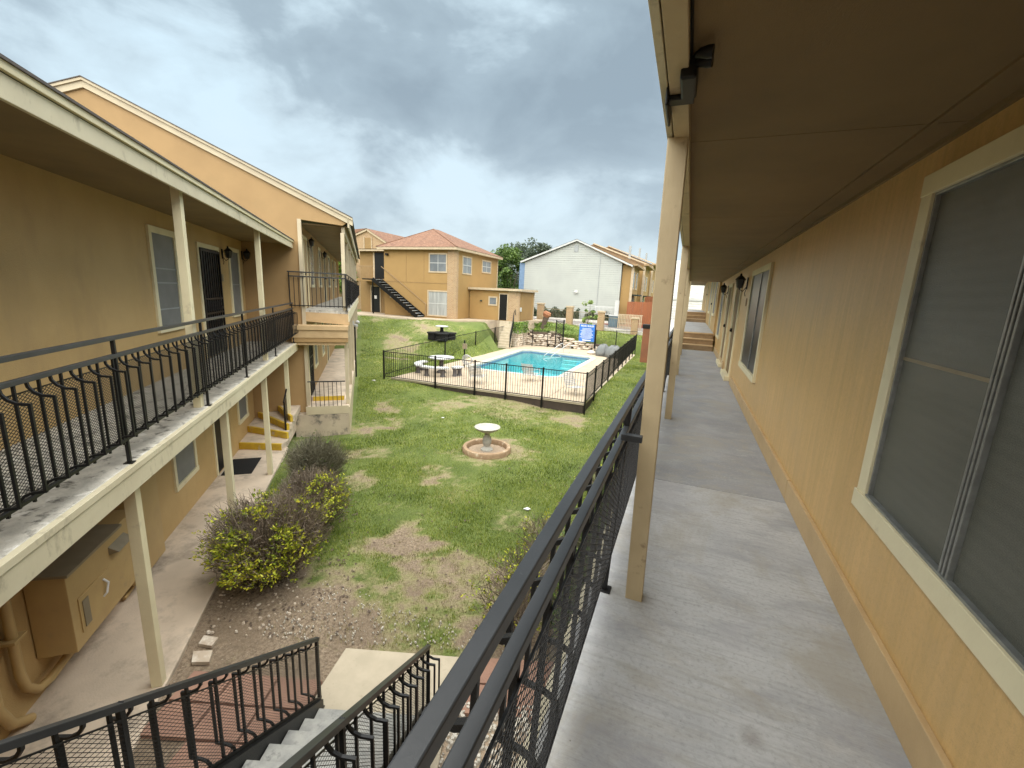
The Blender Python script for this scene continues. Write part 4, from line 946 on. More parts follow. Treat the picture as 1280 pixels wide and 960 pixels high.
for x, y, r, n in ((-7.35, 12.35, .05, 'by the taller block'), (-2.55, 7.6, .07, 'on the grass beside the right railing'), (-12.6, 15.2, .08, 'near the left corner of the pool fence')):
    single('paper_scrap', MB().prism([(x-r, y-r*.5), (x+r*.4, y-r*.7), (x+r, y+r*.3), (x-r*.2, y+r*.8)], hz(x, y)+.03, hz(x, y)+.045), 'paper', (x, y, hz(x, y)), label='white scrap of litter '+n, cat='litter')

# ------------------------------------------------------------------ pool terrace
ZD = -2.3
XL, XR, YN, YF = -12.1, -3.36, 15.92, 32.75
pool = [(-10.25, 20.35), (-6.05, 20.35), (-5.72, 20.7), (-5.62, 28.4), (-5.95, 28.85), (-10.35, 29.6), (-10.8, 29.2), (-10.55, 20.7)]
def poly_offset(poly, d):
    cx = sum(p[0] for p in poly)/len(poly); cy = sum(p[1] for p in poly)/len(poly)
    out = []
    n = len(poly)
    for i in range(n):
        a = Vector(poly[i-1]); b = Vector(poly[i]); c = Vector(poly[(i+1) % n])
        n1 = Vector(((b-a).y, -(b-a).x)).normalized(); n2 = Vector(((c-b).y, -(c-b).x)).normalized(); m = (n1+n2).normalized()
        out.append(tuple(b + m*d/max(.4, m.dot(n1))))
    return out
def ring_mesh(inner, outer, z0, z1):
    m = MB(); n = len(inner)
    for i in range(n):
        j = (i+1) % n
        m.hexa([(*inner[i], z0), (*outer[i], z0), (*outer[j], z0), (*inner[j], z0), (*inner[i], z1), (*outer[i], z1), (*outer[j], z1), (*inner[j], z1)])
    return m
cop = poly_offset(pool, .32)
terr = Thing('pool_terrace', 'raised beige concrete terrace round the swimming pool', 'terrace', (-7.7, 24, ZD), kind='structure')
del terr.e['category']
# deck built as slabs between joints, cut round the coping
def clipslabs():
    xs = [XL, -11.15, cop[0][0], -8.6, -7.3, cop[2][0]+.06, -4.5, XR]; ys = [YN, 17.2, 18.5, cop[0][1], 22.2, 24.2, 26.2, 28.2, cop[5][1], 31.4, YF]
    return xs, ys
def inside(p, poly):
    c = False; n = len(poly)
    for i in range(n):
        (x1, y1), (x2, y2) = poly[i], poly[i-1]
        if (y1 > p[1]) != (y2 > p[1]) and p[0] < (x2-x1)*(p[1]-y1)/(y2-y1)+x1: c = not c
    return c
ox0, ox1 = min(p[0] for p in cop), max(p[0] for p in cop); oy0, oy1 = min(p[1] for p in cop), max(p[1] for p in cop)
J = .008
xs = [XL, -10.9, -9.3, -7.7, -6.1, -4.75, XR]
for y0, y1 in ((YN, 17.4), (17.4, 18.8), (18.8, oy0)):
    for a, b in zip(xs[:-1], xs[1:]): part(terr, 'deck_slab', MB().box(a+J, b-J, y0+J, y1-J, ZD-.12, ZD+random.uniform(-.003, .003)), 'pool_deck')
for y0, y1 in ((oy1, 31.3), (31.3, YF)):
    for a, b in zip(xs[:-1], xs[1:]): part(terr, 'deck_slab', MB().box(a+J, b-J, y0+J, y1-J, ZD-.12, ZD+random.uniform(-.003, .003)), 'pool_deck')
ysr = [oy0, 22.3, 24.5, 26.7, oy1]
for y0, y1 in zip(ysr[:-1], ysr[1:]):
    for a, b in ((XL, ox0), (ox1, -4.4), (-4.4, XR)): part(terr, 'deck_slab', MB().box(a+J, b-J, y0+J, y1-J, ZD-.12, ZD+random.uniform(-.003, .003)), 'pool_deck')
box = [(-10.25, oy0), (-6.05, oy0), (ox1, oy0+.001), (ox1, 28.4), (ox1, oy1), (-10.35, oy1), (ox0, oy1), (ox0, 20.7)]
sq = [(cop[0][0], oy0), (cop[1][0], oy0), (ox1, cop[2][1]), (ox1, cop[3][1]), (cop[4][0], oy1), (cop[5][0], oy1), (ox0, cop[6][1]), (ox0, cop[7][1])]
part(terr, 'deck_infill', ring_mesh(cop, sq, ZD-.12, ZD-.004), 'pool_deck')
for cx_, cy_, a_, b_ in ((ox0, oy0, 7, 0), (ox1, oy0, 1, 2), (ox1, oy1, 3, 4), (ox0, oy1, 5, 6)):
    part(terr, 'deck_infill', MB().prism([(cx_, cy_), sq[a_], sq[b_]], ZD-.12, ZD-.005), 'pool_deck')
part(terr, 'retaining_wall', MB().box(XL-.02, XR+.06, YN-.06, YN-.001, -3.1, ZD-.09).box(XR+.001, XR+.06, YN-.059, YF, -3.1, ZD-.09).box(XL-.06, XL-.021, YN-.05, YF, -3.1, ZD-.09), 'retaining')
part(terr, 'edge_lip', MB().box(XL-.05, XR+.09, YN-.09, YN-.002, ZD-.09, ZD-.012).box(XR+.002, XR+.09, YN-.001, YF, ZD-.09, ZD-.012), 'pale_concrete')
sp_ = Thing('swimming_pool', 'turquoise swimming pool with chamfered corners and pale coping', 'pool', (-8, 24.8, ZD-1.4))
n = len(pool)
for i in range(n):
    j = (i+1) % n; a = Vector(pool[i]); b = Vector(pool[j]); oa = Vector(cop[i]); ob = Vector(cop[j]); k = max(1, int((b-a).length/1.2))
    for q in range(k):
        f0 = (q+.008)/k; f1 = (q+.992)/k
        p = [a.lerp(b, f0), oa.lerp(ob, f0), oa.lerp(ob, f1), a.lerp(b, f1)]
        part(sp_, 'coping_stone', MB().hexa([(*v, ZD-.08) for v in p]+[(*v, ZD+.012) for v in p]), 'coping')
inn = pool; bi = MB()
for i in range(n):
    j = (i+1) % n; bi.poly([(*pool[i], ZD-.08), (*pool[j], ZD-.08), (*pool[j], ZD-1.5), (*pool[i], ZD-1.5)])
bi.poly([(*p, ZD-1.5) for p in pool]); part(sp_, 'basin', bi, 'basin')
tl = poly_offset(pool, -.012)
part(sp_, 'tile_band', ring_mesh(tl, pool, ZD-.24, ZD-.081), 'blue_board')
for k in range(3): part(sp_, 'pool_step', MB().box(-7.6, -6.4, 28.5-.32*k, 28.9-.32*k, ZD-1.5, ZD-.35-.22*k), 'basin')
wa = single('pool_water', MB().poly([(*p, ZD-.13) for p in tl]), 'pool_water', (-8, 24.8, ZD-.13), label='clear turquoise pool water with small ripples', kind='structure')
h = Thing('pool_handrail', 'white tubular handrail leaning over the far side of the pool', 'handrail', (-8.1, 29.3, ZD))
for dx in (0, .5): part(h, 'rail', MB().tube([(-8.0+dx, 30.0, ZD), (-8.0+dx, 29.95, ZD+.55), (-8.05+dx, 29.8, ZD+.68), (-8.1+dx, 29.6, ZD+.66), (-8.9+dx, 28.5, ZD-.10), (-9.0+dx, 28.4, ZD-.4)], .028, 8), 'white_metal', smooth=True)
single('cleaning_hose', MB().tube([(-8.1+.35*math.sin(t*1.3), 29.2-t*.62, ZD-.12) for t in [i*.25 for i in range(22)]], .014, 5), 'white_metal', (-8, 25, ZD-.12), label='white floating hose curling across the pool water', cat='hose')
for x, y in ((-9.9, 21.6), (-9.7, 22.5), (-6.6, 21.6), (-6.3, 24.0)):
    pass

# pool fence
def fence(label, p0, p1, zt, zb, posts, foot=.45, step=.105, mid=False, z1=None):
    dx, dy = p1[0]-p0[0], p1[1]-p0[1]; L = math.hypot(dx, dy); fr = Frame(math.atan2(dy, dx), *p0); sl = 0 if z1 is None else (z1-zt)/L
    th = Thing('pool_fence', label, 'fence', (0, 0, zb), fr, 'black steel fence round the pool'); th.base = (0, 0, 0)
    H = zt-zb
    bm_ = meshof(MB().box(-.0058, .0058, -.0058, .0058, .0, H), 'picket', 'black_paint')
    for k in range(1, int(L/step)): inst('picket', bm_, th.e, (k*step, 0, sl*k*step))
    for z in (H, .02): part(th, 'rail', MB().beam((0, 0, z-.015), (L, 0, z-.015+sl*L), .028, .028, (0, 1, 0)), 'black_paint')
    if mid: part(th, 'rail', MB().beam((0, 0, H-.16), (L, 0, H-.16+sl*L), .022, .022, (0, 1, 0)), 'black_paint')
    for x in posts: part(th, 'post', MB().box(x-.03, x+.03, -.03, .03, -foot+sl*x, H+.04+sl*x), 'black_paint')
    return th
FY = YN-.13; FX = XR+.13
fence('black picket fence along the near edge of the pool terrace', (-12.5, FY), (FX, FY), -1.13, -2.27, (0, 2.7, 4.6, 6.0, 7.55, 9.27), foot=.50)
fence('black picket fence along the right edge of the pool terrace', (FX, FY+.05), (FX-.1, 32.6), -1.16, -2.24, tuple(1.7*k+1.7 for k in range(10)), foot=.42, mid=True, z1=-.85)
fence('black picket fence along the uphill left side of the pool', (-12.5, FY+.05), (-12.95, 31.2), -1.13, -2.20, (5.6, 9.7, 13.0, 15.1), foot=.3, step=.14, z1=-.75)
fence('low black picket fence across the far end of the pool', (-12.3, 31.9), (-9.4, 32.4), -1.05, -2.2, (0, 1.2, 2.4), foot=.1, step=.12)
fence('black picket fence between the blue sign and the far right corner', (-6.25, 32.6), (FX-.1, 32.65), -.75, -2.0, (0, 1.5), foot=.3, step=.105, z1=-.6)
g = Thing('pool_gate', 'tall black lattice gate at the far end of the pool', 'gate', (-9.0, 32.3, ZD))
part(g, 'frame', MB().box(-9.33, -9.26, 32.25, 32.32, ZD, -.15).box(-8.75, -8.66, 32.25, 32.32, ZD, -.12).box(-9.26, -8.75, 32.26, 32.30, -.30, -.25).box(-9.26, -8.75, 32.26, 32.30, ZD+.1, ZD+.15), 'black_paint')
lat = MB()
for k in range(14):
    z = ZD+.1+k*.13; lat.beam((-9.26, 32.28, z), (-8.75, 32.28, z+.25), .02, .02).beam((-8.75, 32.28, z), (-9.26, 32.28, z+.25), .02, .02)
part(g, 'lattice', lat, 'black_paint', kind='stuff')
# blue sign with lettering
sg = Thing('pool_sign', 'blue notice board with white lettering on the far pool fence', 'sign', (-6.9, 32.5, -1.7))
part(sg, 'board', MB().box(-7.52, -6.34, 32.46, 32.50, -1.62, -.34), 'blue_sign')
part(sg, 'post', MB().box(-6.34, -6.26, 32.45, 32.53, -2.1, -.30), 'black_paint')
def text(th, s, x, y, z, size, m, rot=(math.pi/2, 0, 0), name='lettering'):
    cu = bpy.data.curves.new(name, 'FONT'); cu.body = s; cu.size = size; cu.align_x = 'CENTER'; cu.extrude = .004; cu.offset = size*.02
    t = bpy.data.objects.new('tmp', cu); C.objects.link(t); dg = bpy.context.evaluated_depsgraph_get(); dg.update()
    me = bpy.data.meshes.new_from_object(t.evaluated_get(dg)); bpy.data.objects.remove(t); me.materials.clear(); me.materials.append(M[m])
    o = bpy.data.objects.new(name, me); C.objects.link(o); o.parent = th.e; o.location = (x-th.base[0], y-th.base[1], z-th.base[2]); o.rotation_euler = rot
text(sg, 'POOL RULES', -6.93, 32.452, -.52, .17, 'sign_white')
ln = MB()
for k in range(10):
    w_ = random.uniform(.34, .50); ln.box(-6.95-w_, -6.95+w_, 32.452, 32.459, -.66-k*.082, -.635-k*.082)
part(sg, 'text_lines', ln, 'sign_white')
ln2 = MB()
ln2.box(-7.25, -6.60, 32.452, 32.459, -1.56, -1.49); part(sg, 'footer_line', ln2, 'sign_white')

# tables
def round_table(label, x, y, z, r, ht, legm='table_leg'):
    th = Thing('round_table', label, 'table', (x, y, z))
    part(th, 'tabletop', MB().lathe([(r*.94, z+ht-.07), (r, z+ht-.05), (r, z+ht-.01), (r*.97, z+ht), (.01, z+ht)], x, y, 36), 'table_white', smooth=True)
    part(th, 'pedestal', MB().lathe([(.24, z), (.22, z+.06), (.11, z+.14), (.11, z+ht-.16), (.2, z+ht-.07)], x, y, 16), legm)
def bench(label, x, y, z, r, a0, a1, wd=.36):
    th = Thing('curved_bench', label, 'bench', (x, y, z), WF, 'curved benches round the poolside table')
    n = 12; m = MB()
    for i in range(n):
        t0 = a0+(a1-a0)*i/n; t1 = a0+(a1-a0)*(i+1)/n
        q = [(x+rr*math.cos(t), y+rr*math.sin(t)) for t, rr in ((t0, r), (t0, r+wd), (t1, r+wd), (t1, r))]
        m.hexa([(*p, z+.38) for p in q]+[(*p, z+.45) for p in q])
    part(th, 'seat', m, 'table_white')
    for f in (.2, .8):
        t = a0+(a1-a0)*f; cx, cy = x+(r+wd/2)*math.cos(t), y+(r+wd/2)*math.sin(t)
        part(th, 'leg', MB().lathe([(.13, z), (.10, z+.1), (.10, z+.3), (.15, z+.38)], cx, cy, 10), 'table_leg')
round_table('white round concrete table at the left end of the pool terrace', -10.95, 18.2, ZD, .62, .78)
bench('white curved bench left of the poolside table', -10.95, 18.2, ZD, .95, R(165), R(235))
bench('white curved bench in front of the poolside table', -10.95, 18.2, ZD, .95, R(250), R(318))
bench('small white curved bench right of the poolside table', -10.95, 18.2, ZD, .95, R(330), R(355))
zz = hz(-14.2, 23.6)
t3 = Thing('picnic_table', 'dark concrete picnic table with small white round top outside the pool fence', 'table', (-14.2, 23.6, zz))
part(t3, 'tabletop', MB().lathe([(.36, zz+.80), (.40, zz+.82), (.40, zz+.86), (.01, zz+.88)], -14.2, 23.6, 24), 'table_white')
part(t3, 'pedestal', MB().lathe([(.5, zz), (.4, zz+.3), (.12, zz+.5), (.1, zz+.8)], -14.2, 23.6, 16), 'mat_black')
for k in range(4):
    a = k*math.pi/2+.5; part(t3, 'seat', MB().lathe([(.34, zz), (.34, zz+.36), (.40, zz+.38), (.40, zz+.46), (.01, zz+.47)], -14.2+.55*math.cos(a), 23.6+.45*math.sin(a), 14), 'mat_black')
# post with control box and coiled white hose
pb = Thing('utility_post', 'black post with grey box and white hose coil beside the pool', 'post', (-10.7, 20.0, ZD))
part(pb, 'post', MB().box(-10.75, -10.69, 20.1, 20.16, ZD, ZD+1.45), 'black_paint')
part(pb, 'control_box', MB().box(-10.80, -10.55, 20.04, 20.11, ZD+1.0, ZD+1.28), 'galv', bevel=.01)
hc = Thing('hose_reel', 'white coiled hose hanging on the near pool fence', 'hose', (-10.3, 19.6, ZD))
for k in range(4): part(hc, 'coil', MB().tube([(-10.35+.05*k+(.26-.02*k)*math.cos(t), 19.7, ZD+.50+(.26-.03*k)*math.sin(t)) for t in [i*math.pi/8 for i in range(17)]], .022, 6), 'white_metal')
def chair(label, x, y, rz, kind='poolside chairs'):
    fr = Frame(rz, x, y); th = Thing('lounge_chair', label, 'chair', (0, 0, ZD), fr, kind); th.base = (0, 0, 0)
    m = MB()
    for sx in (-.28, .28):
        m.tube([(sx, -.3, 0), (sx, -.32, .36), (sx, .25, .30), (sx, .5, .85)], .016, 6).tube([(sx, .3, 0), (sx, .22, .32)], .016, 6).tube([(sx, -.3, .36), (sx, -.25, .56), (sx, .33, .56)], .014, 6)
    part(th, 'frame', m, 'white_metal')
    for k in range(7): part(th, 'strap', MB().box(-.27, .27, -.28+k*.08, -.225+k*.08, .335-.008*k, .342-.008*k), 'white_metal')
    for k in range(7): part(th, 'strap', MB().beam((-.27, .28+.031*k, .38+.07*k), (.27, .28+.031*k, .38+.07*k), .05, .006, (0, .4, .9)), 'white_metal')
chair('white strap chair by the near edge of the pool', -6.5, 18.9, R(170)); chair('white strap chair in the near right corner of the terrace', -3.95, 17.1, R(60)); chair('white low chair seen through the near fence pickets', -8.35, 17.0, R(185))
for i, (x, y, w_, l) in enumerate(((-5.25, 30.3, .5, 'left grey covered heap in the far right corner of the terrace'), (-4.45, 30.0, .62, 'larger grey covered heap against the right pool fence'))):
    m = MB().lathe([(w_*1.0, ZD), (w_*.95, ZD+.3), (w_*.75, ZD+.62), (w_*.35, ZD+.78), (.01, ZD+.8)], x, y, 18)
    for q, (a, b, c_) in enumerate(m.v): m.v[q] = (a+random.uniform(-.05, .05), b+random.uniform(-.05, .05), c_+(random.uniform(-.05, .05) if c_ > ZD+.1 else 0))
    single('covered_furniture', m, 'grey_cover', (x, y, ZD), label=l, cat='cover', smooth=True)
single('rock', MB().lathe([(.25, ZD), (.32, ZD+.1), (.2, ZD+.25), (.02, ZD+.28)], -6.1, 30.6, 9), 'pebble', (-6.1, 30.6, ZD), label='pale boulder on the far edge of the terrace', cat='rock')

# ------------------------------------------------------------------ dry stone wall and garden steps behind the pool
sw = Thing('stone_wall', 'rough pale stone retaining wall behind the pool', 'wall', (-9, 33, ZD))
m = MB()
def stone(cx, cy, cz, a, b, c_):
    i = len(m.v)
    for dz, s in ((-1, .85), (-.2, 1.05), (.9, .75)):
        for q in range(6):
            t = q*math.pi/3+random.uniform(-.25, .25); m.v.append((cx+a*s*math.cos(t)*random.uniform(.85, 1.1), cy+b*s*math.sin(t), cz+c_*dz*random.uniform(.8, 1.1)))
    for l in (0, 1):
        for q in range(6): m.f.append((i+6*l+q, i+6*l+(q+1) % 6, i+6*l+6+(q+1) % 6, i+6*l+6+q))
    m.f.append(tuple(i+12+q for q in range(6))); m.f.append(tuple(i+q for q in reversed(range(6))))
for row in range(8):
    x = -11.9+random.uniform(0, .3)
    while x < -5.6:
        w_ = random.uniform(.16, .42); top = -1.08+.18*math.sin(x*1.3) if x < -9.2 else -1.45-.16*(x+9.2)
        z = ZD+.08+row*.15
        if z < top: stone(x, 32.95+row*.07+random.uniform(-.05, .08), z+random.uniform(-.02, .02), w_, .22, .075)
        x += w_*1.75
for row in range(7):
    for q in range(5):
        stone(-12.62+q*.17, 31.02+random.uniform(0, .03), ZD+.08+row*.165, .13, .10, .08)
        stone(-11.96, 31.25+q*.42, ZD+.08+row*.165, .12, .2, .08)
part(sw, 'stones', m, 'stone_wall', kind='stuff')
part(sw, 'earth_core', MB().box(-11.9, -9.2, 33.2, 33.7, ZD, -1.25).box(-9.2, -5.6, 33.2, 33.7, ZD, -1.85), 'bark')
gs = Thing('garden_steps', 'flight of buff concrete steps climbing from the pool to the pump house', 'steps', (-12.9, 31.5, ZD))
for k in range(10):
    part(gs, 'step', MB().box(-12.80-.07*k, -11.90-.055*k, 29.2+.18*k, 31.04 if k > 7 else 29.4+.18*k+.18, -2.3+.189*k+.002, -2.3+.189*(k+1)), 'pale_concrete', bevel=.01)
hr2 = Thing('handrail', 'curved black handrail beside the garden steps', 'railing', (-12.6, 31.4, -2.2))
part(hr2, 'rail', MB().tube([(-11.85, 29.2, -2.2), (-11.85, 29.2, -1.25), (-12.05, 30.1, -.45), (-12.25, 30.8, .25), (-12.2, 30.9, .5), (-12.15, 30.9, .1)], .03, 6), 'black_steel')
for k in range(9): part(hr2, 'baluster', MB().box(-11.86-.05*k, -11.84-.05*k, 29.3+.19*k, 29.32+.19*k, -2.15+.19*k, -1.15+.18*k), 'black_steel')

# ------------------------------------------------------------------ far yellow house with hip roof
def P_(o, u, n): return (o, u, n)
def far_house():
    Z0 = -.40
    th = Thing('brick_corner_house', 'two storey ochre house with terracotta hip roof and black outside staircase', 'building', (-20, 32, Z0))
    XLh, XRh, YFh, YB, ZE = -22.55, -16.2, 28.7, 36.2, 4.62
    part(th, 'wall', MB().box(XLh, XRh-.62, YFh, YFh+.3, Z0, ZE).box(XRh-.3, XRh, YFh+.35, YB, Z0, ZE).box(-26.2, XRh-.31, 31.0, 31.2, Z0, ZE).box(XLh-.2, XLh, YFh+.301, 31, Z0, ZE), 'far_wall')
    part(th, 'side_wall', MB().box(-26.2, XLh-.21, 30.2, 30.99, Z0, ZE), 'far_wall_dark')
    part(th, 'brick_corner', MB().prism([(XRh-.62, YFh-.05), (XRh-.1, YFh-.05), (XRh+.05, YFh+.15), (XRh+.05, YFh+.42), (XRh-.3, YFh+.4), (XRh-.62, YFh+.3)], Z0, ZE), 'tan_brick')
    part(th, 'corner_board', MB().box(XRh-.05, XRh+.03, YB, YB+.12, Z0, ZE), 'far_trim')
    for x0, x1 in ((-20.5, -20.46), (-18.9, -18.86)): part(th, 'panel_joint', MB().box(x0, x1, YFh-.01, YFh, 2.2, ZE), 'far_wall_dark')
    part(th, 'band_board', MB().box(XLh, XRh-.63, YFh-.015, YFh, 2.16, 2.22), 'far_wall_dark')
    # eaves
    part(th, 'eave_fascia', MB().box(-22.9, XRh+.35, YFh-.42, YFh-.38, ZE-.04, ZE+.14).box(XRh+.31, XRh+.35, YFh-.38, YB+.4, ZE-.04, ZE+.14).box(-26.7, -22.9, 29.7, 29.74, ZE-.04, ZE+.10), 'far_trim')
    part(th, 'eave_soffit', MB().box(-22.9, XRh+.31, YFh-.38, YFh, ZE-.03, ZE).box(XRh+.051, XRh+.31, YFh, YB+.4, ZE-.03, ZE), 'far_trim')
    e = [(-22.95, YFh-.45), (XRh+.38, YFh-.45), (XRh+.38, YB+.45), (-22.95, YB+.45)]
    pk = (-20.9, 33.2, 6.75); pk2 = (-20.7, 33.7, 6.75); z = ZE+.145
    r = MB(); r.poly([(e[0][0], e[0][1], z), (e[1][0], e[1][1], z), pk]); r.poly([(e[1][0], e[1][1], z), (e[2][0], e[2][1], z), pk2, pk]); r.poly([(-26.9, 29.65, z-.02), (e[0][0], 29.65, z), (e[0][0], e[0][1], z), pk, pk2, (-26.9, e[3][1], z)]); r.poly([(e[2][0], e[2][1], z), (-26.9, e[3][1], z), pk2])
    part(th, 'roof', r, 'shingle')
    part(th, 'hip_cap', MB().beam((e[1][0], e[1][1], z+.02), pk, .12, .05).beam((e[0][0], e[0][1], z+.02), pk, .12, .05), 'shingle')
    PF = ((0, YFh), (1, 0), (0, -1)); PR = ((XRh, 0), (0, 1), (1, 0)); PB = ((0, 30.2), (1, 0), (0, -1))
    def fw(P, u0, u1, z0, z1, n=2, **k):
        w = window(th, P, u0, u1, z0, z1, .10, 'curtain' if z1-z0 > 1.6 else 'far_glass', (), tuple(u0+.1+(u1-u0-.2)*q/n for q in range(1, n)), trim='far_trim', barmat='white_trim', dep=.03)
        part(th, 'sash_bar', MB().wbox(P, u0+.1, u1-.1, (z0+z1)/2-.02, (z0+z1)/2+.02, 0, .02), 'white_trim', w)
        return w
    w = fw(PF, -18.45, -16.86, 2.95, 4.36); 
    fw(PF, -18.55, -16.68, -.28, 1.66)
    fw(PR, 29.75, 31.3, 2.95, 4.30); fw(PR, 33.1, 34.9, 3.25, 4.30)
    door(th, PF, -23.3+.0, -22.4, 2.35, 4.50, .08, trim='far_trim') if False else None
    d = part(th, 'door', MB().box(-24.62, -23.62, 30.13, 30.2, 2.38, 4.50), 'black_paint', label='black upstairs door at the head of the stairs')
    part(th, 'door_frame', MB().box(-24.78, -24.63, 30.12, 30.2, 2.38, 4.6).box(-23.61, -23.49, 30.12, 30.2, 2.38, 4.6), 'far_trim')
    door(th, PB, -25.15, -24.1, -.38, 1.85, .10, trim='far_trim')
    part(th, 'notice', MB().wbox(PB, -24.75, -24.5, .75, 1.02, .01, .03), 'paper')
    # balcony
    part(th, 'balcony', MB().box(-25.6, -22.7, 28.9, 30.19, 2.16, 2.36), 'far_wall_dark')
    part(th, 'balcony_post', MB().box(-23.96, -23.88, 28.95, 29.03, Z0, 2.155), 'black_paint')
    part(th, 'coach_lamp', MB().wbox(PF, -22.3, -22.1, 4.15, 4.3, 0, .2), 'black_paint')
    part(th, 'meter', MB().wbox(PF, -21.95, -21.75, .95, 1.3, 0, .1), 'white_trim')
    bp = meshof(MB().box(-.012, .012, -.012, .012, 0, .95), 'baluster', 'brown_wood')
    for k in range(12): inst('baluster', bp, th.e, (-25.2+k*.115+20, 28.95-32, 2.36-Z0))
    part(th, 'balcony_rail', MB().box(-25.3, -23.85, 28.93, 28.97, 3.31, 3.36), 'brown_wood')
    # outside stair
    s = Thing('outdoor_staircase', 'black steel staircase running down the front of the far house', 'staircase', (-20.8, 28.3, Z0))
    N = 15; xa, za, xb, zb = -22.9, 2.36, -18.85, Z0
    for k in range(N):
        f = (k+.5)/N; x = xa+(xb-xa)*f; z = za+(zb-za)*(k+1)/N+.12
        part(s, 'tread', MB().box(x-.15, x+.15, 27.75, 28.62, z-.03, z), 'grey_board')
        part(s, 'riser', MB().box(x-.15, x-.12, 27.78, 28.60, z-.17, z-.031), 'black_paint')
    for y in (27.73, 28.64): part(s, 'stringer', MB().beam((xa, y, za-.05), (xb, y, zb+.05), .05, .28, (0, 1, 0)), 'black_paint')
    part(s, 'handrail', MB().beam((xa+.1, 28.66, za+.95), (xb+.2, 28.66, zb+1.0), .04, .04, (0, 1, 0)).box(xb+.15, xb+.19, 28.63, 28.67, zb, zb+1.0), 'brown_wood')
    part(s, 'landing', MB().box(-23.9, xa, 27.73, 28.89, 2.25, 2.34), 'black_paint')
    # annex (pump house)
    a = Thing('pump_house', 'low flat roofed ochre annex with a black door and brick corner', 'building', (-14.2, 32.5, -.4))
    part(a, 'wall', MB().box(XRh+.06, -12.85, 31.0, 31.25, -.4, 1.86).box(-12.3, -12.1, 31.5, 34.6, -.4, 1.84), 'far_wall')
    part(a, 'brick_corner', MB().prism([(-12.84, 30.97), (-12.3, 31.05), (-12.08, 31.25), (-12.05, 31.49), (-12.84, 31.3)], -.4, 1.86), 'tan_brick')
    part(a, 'roof', MB().prism([(XRh+.04, 30.7), (-12.1, 30.72), (-11.8, 31.1), (-11.8, 34.9), (XRh+.04, 34.9)], 1.865, 2.03), 'far_trim')
    part(a, 'side_panel', MB().box(-12.099, -12.07, 31.7, 34.2, -.35, 1.7), 'far_wall_dark')
    part(a, 'corner_board', MB().box(-12.12, -12.03, 34.6, 34.72, -.4, 1.86), 'far_trim')
    part(a, 'vent_box', MB().box(-12.06, -11.98, 31.5, 31.7, .35, .65), 'white_trim')
    PA = ((0, 31.0), (1, 0), (0, -1))
    window(a, PA, -14.5, -13.75, .70, 1.40, .10, 'far_glass', trim='far_trim'); door(a, PA, -13.62, -12.86, -.38, 1.66, .07, trim='far_trim')
    part(a, 'wall_light', MB().wbox(PA, -15.2, -15.05, .98, 1.08, 0, .1), 'dark_edge')
far_house()
single('pavement', MB().prism([(-26, 26.6), (-18.6, 26.75), (-16.9, 27.2), (-16.0, 27.6), (-14.9, 28.9), (-14.0, 30.0), (-13.75, 31.02), (-12.0, 31.06), (-12.0, 33.4), (-11.3, 34.2), (-11.3, 36), (-16.2, 36), (-26, 36)], -2.6, -.405), 'pool_deck', (-20, 28, -.5), label='pale pavement in front of the far house', kind='structure')
single('kerb', MB().box(-24, -18.8, 26.3, 26.55, -.75, -.43).box(-18.79, -17.6, 26.35, 26.75, -.75, -.42), 'pale_concrete', (-21, 26.4, -.6), label='low kerb edging the lawn by the far house', kind='structure')

# gabled brick house behind, far left
gh = Thing('gabled_house', 'brick house with terracotta gable roof and louvred vent at the far left', 'building', (-32, 40, -.6))
part(gh, 'gable_wall', MB().extrude([(-37, 36, -.6), (-28.2, 36, -.6), (-28.2, 36, 6.0), (-30.2, 36, 7.1), (-33.3, 36, 6.1), (-37, 36, 6.0)], (0, 6, 0)), 'tan_brick')
part(gh, 'rake_board', MB().beam((-33.6, 35.9, 6.05), (-30.2, 35.9, 7.2), .1, .18, (0, 1, 0)).beam((-30.2, 35.9, 7.2), (-27.9, 35.9, 5.95), .1, .18, (0, 1, 0)), 'far_trim')
part(gh, 'roof', MB().poly([(-33.7, 35.8, 6.12), (-30.2, 35.8, 7.32), (-30.2, 46, 7.32), (-40, 46, 7.0), (-40, 36.5, 6.9)]).poly([(-30.2, 35.8, 7.32), (-27.7, 35.8, 5.98), (-27.7, 46, 5.98), (-30.2, 46, 7.32)]).poly([(-40, 35.9, 5.2), (-33.7, 35.8, 6.12), (-40, 36.5, 7.2)]), 'shingle')
part(gh, 'vent', MB().box(-30.55, -29.75, 35.93, 35.99, 5.0, 6.45), 'far_wall_dark'); part(gh, 'vent_frame', MB().box(-30.65, -30.56, 35.9, 35.99, 4.95, 6.5).box(-29.74, -29.66, 35.9, 35.99, 4.95, 6.5), 'far_trim')
part(gh, 'side_wall', MB().box(-28.15, -25.7, 33.5, 35.8, -.6, 4.7), 'tan_brick')
part(gh, 'eave_board', MB().box(-29, -25.5, 33.3, 33.45, 4.6, 4.75), 'far_trim')

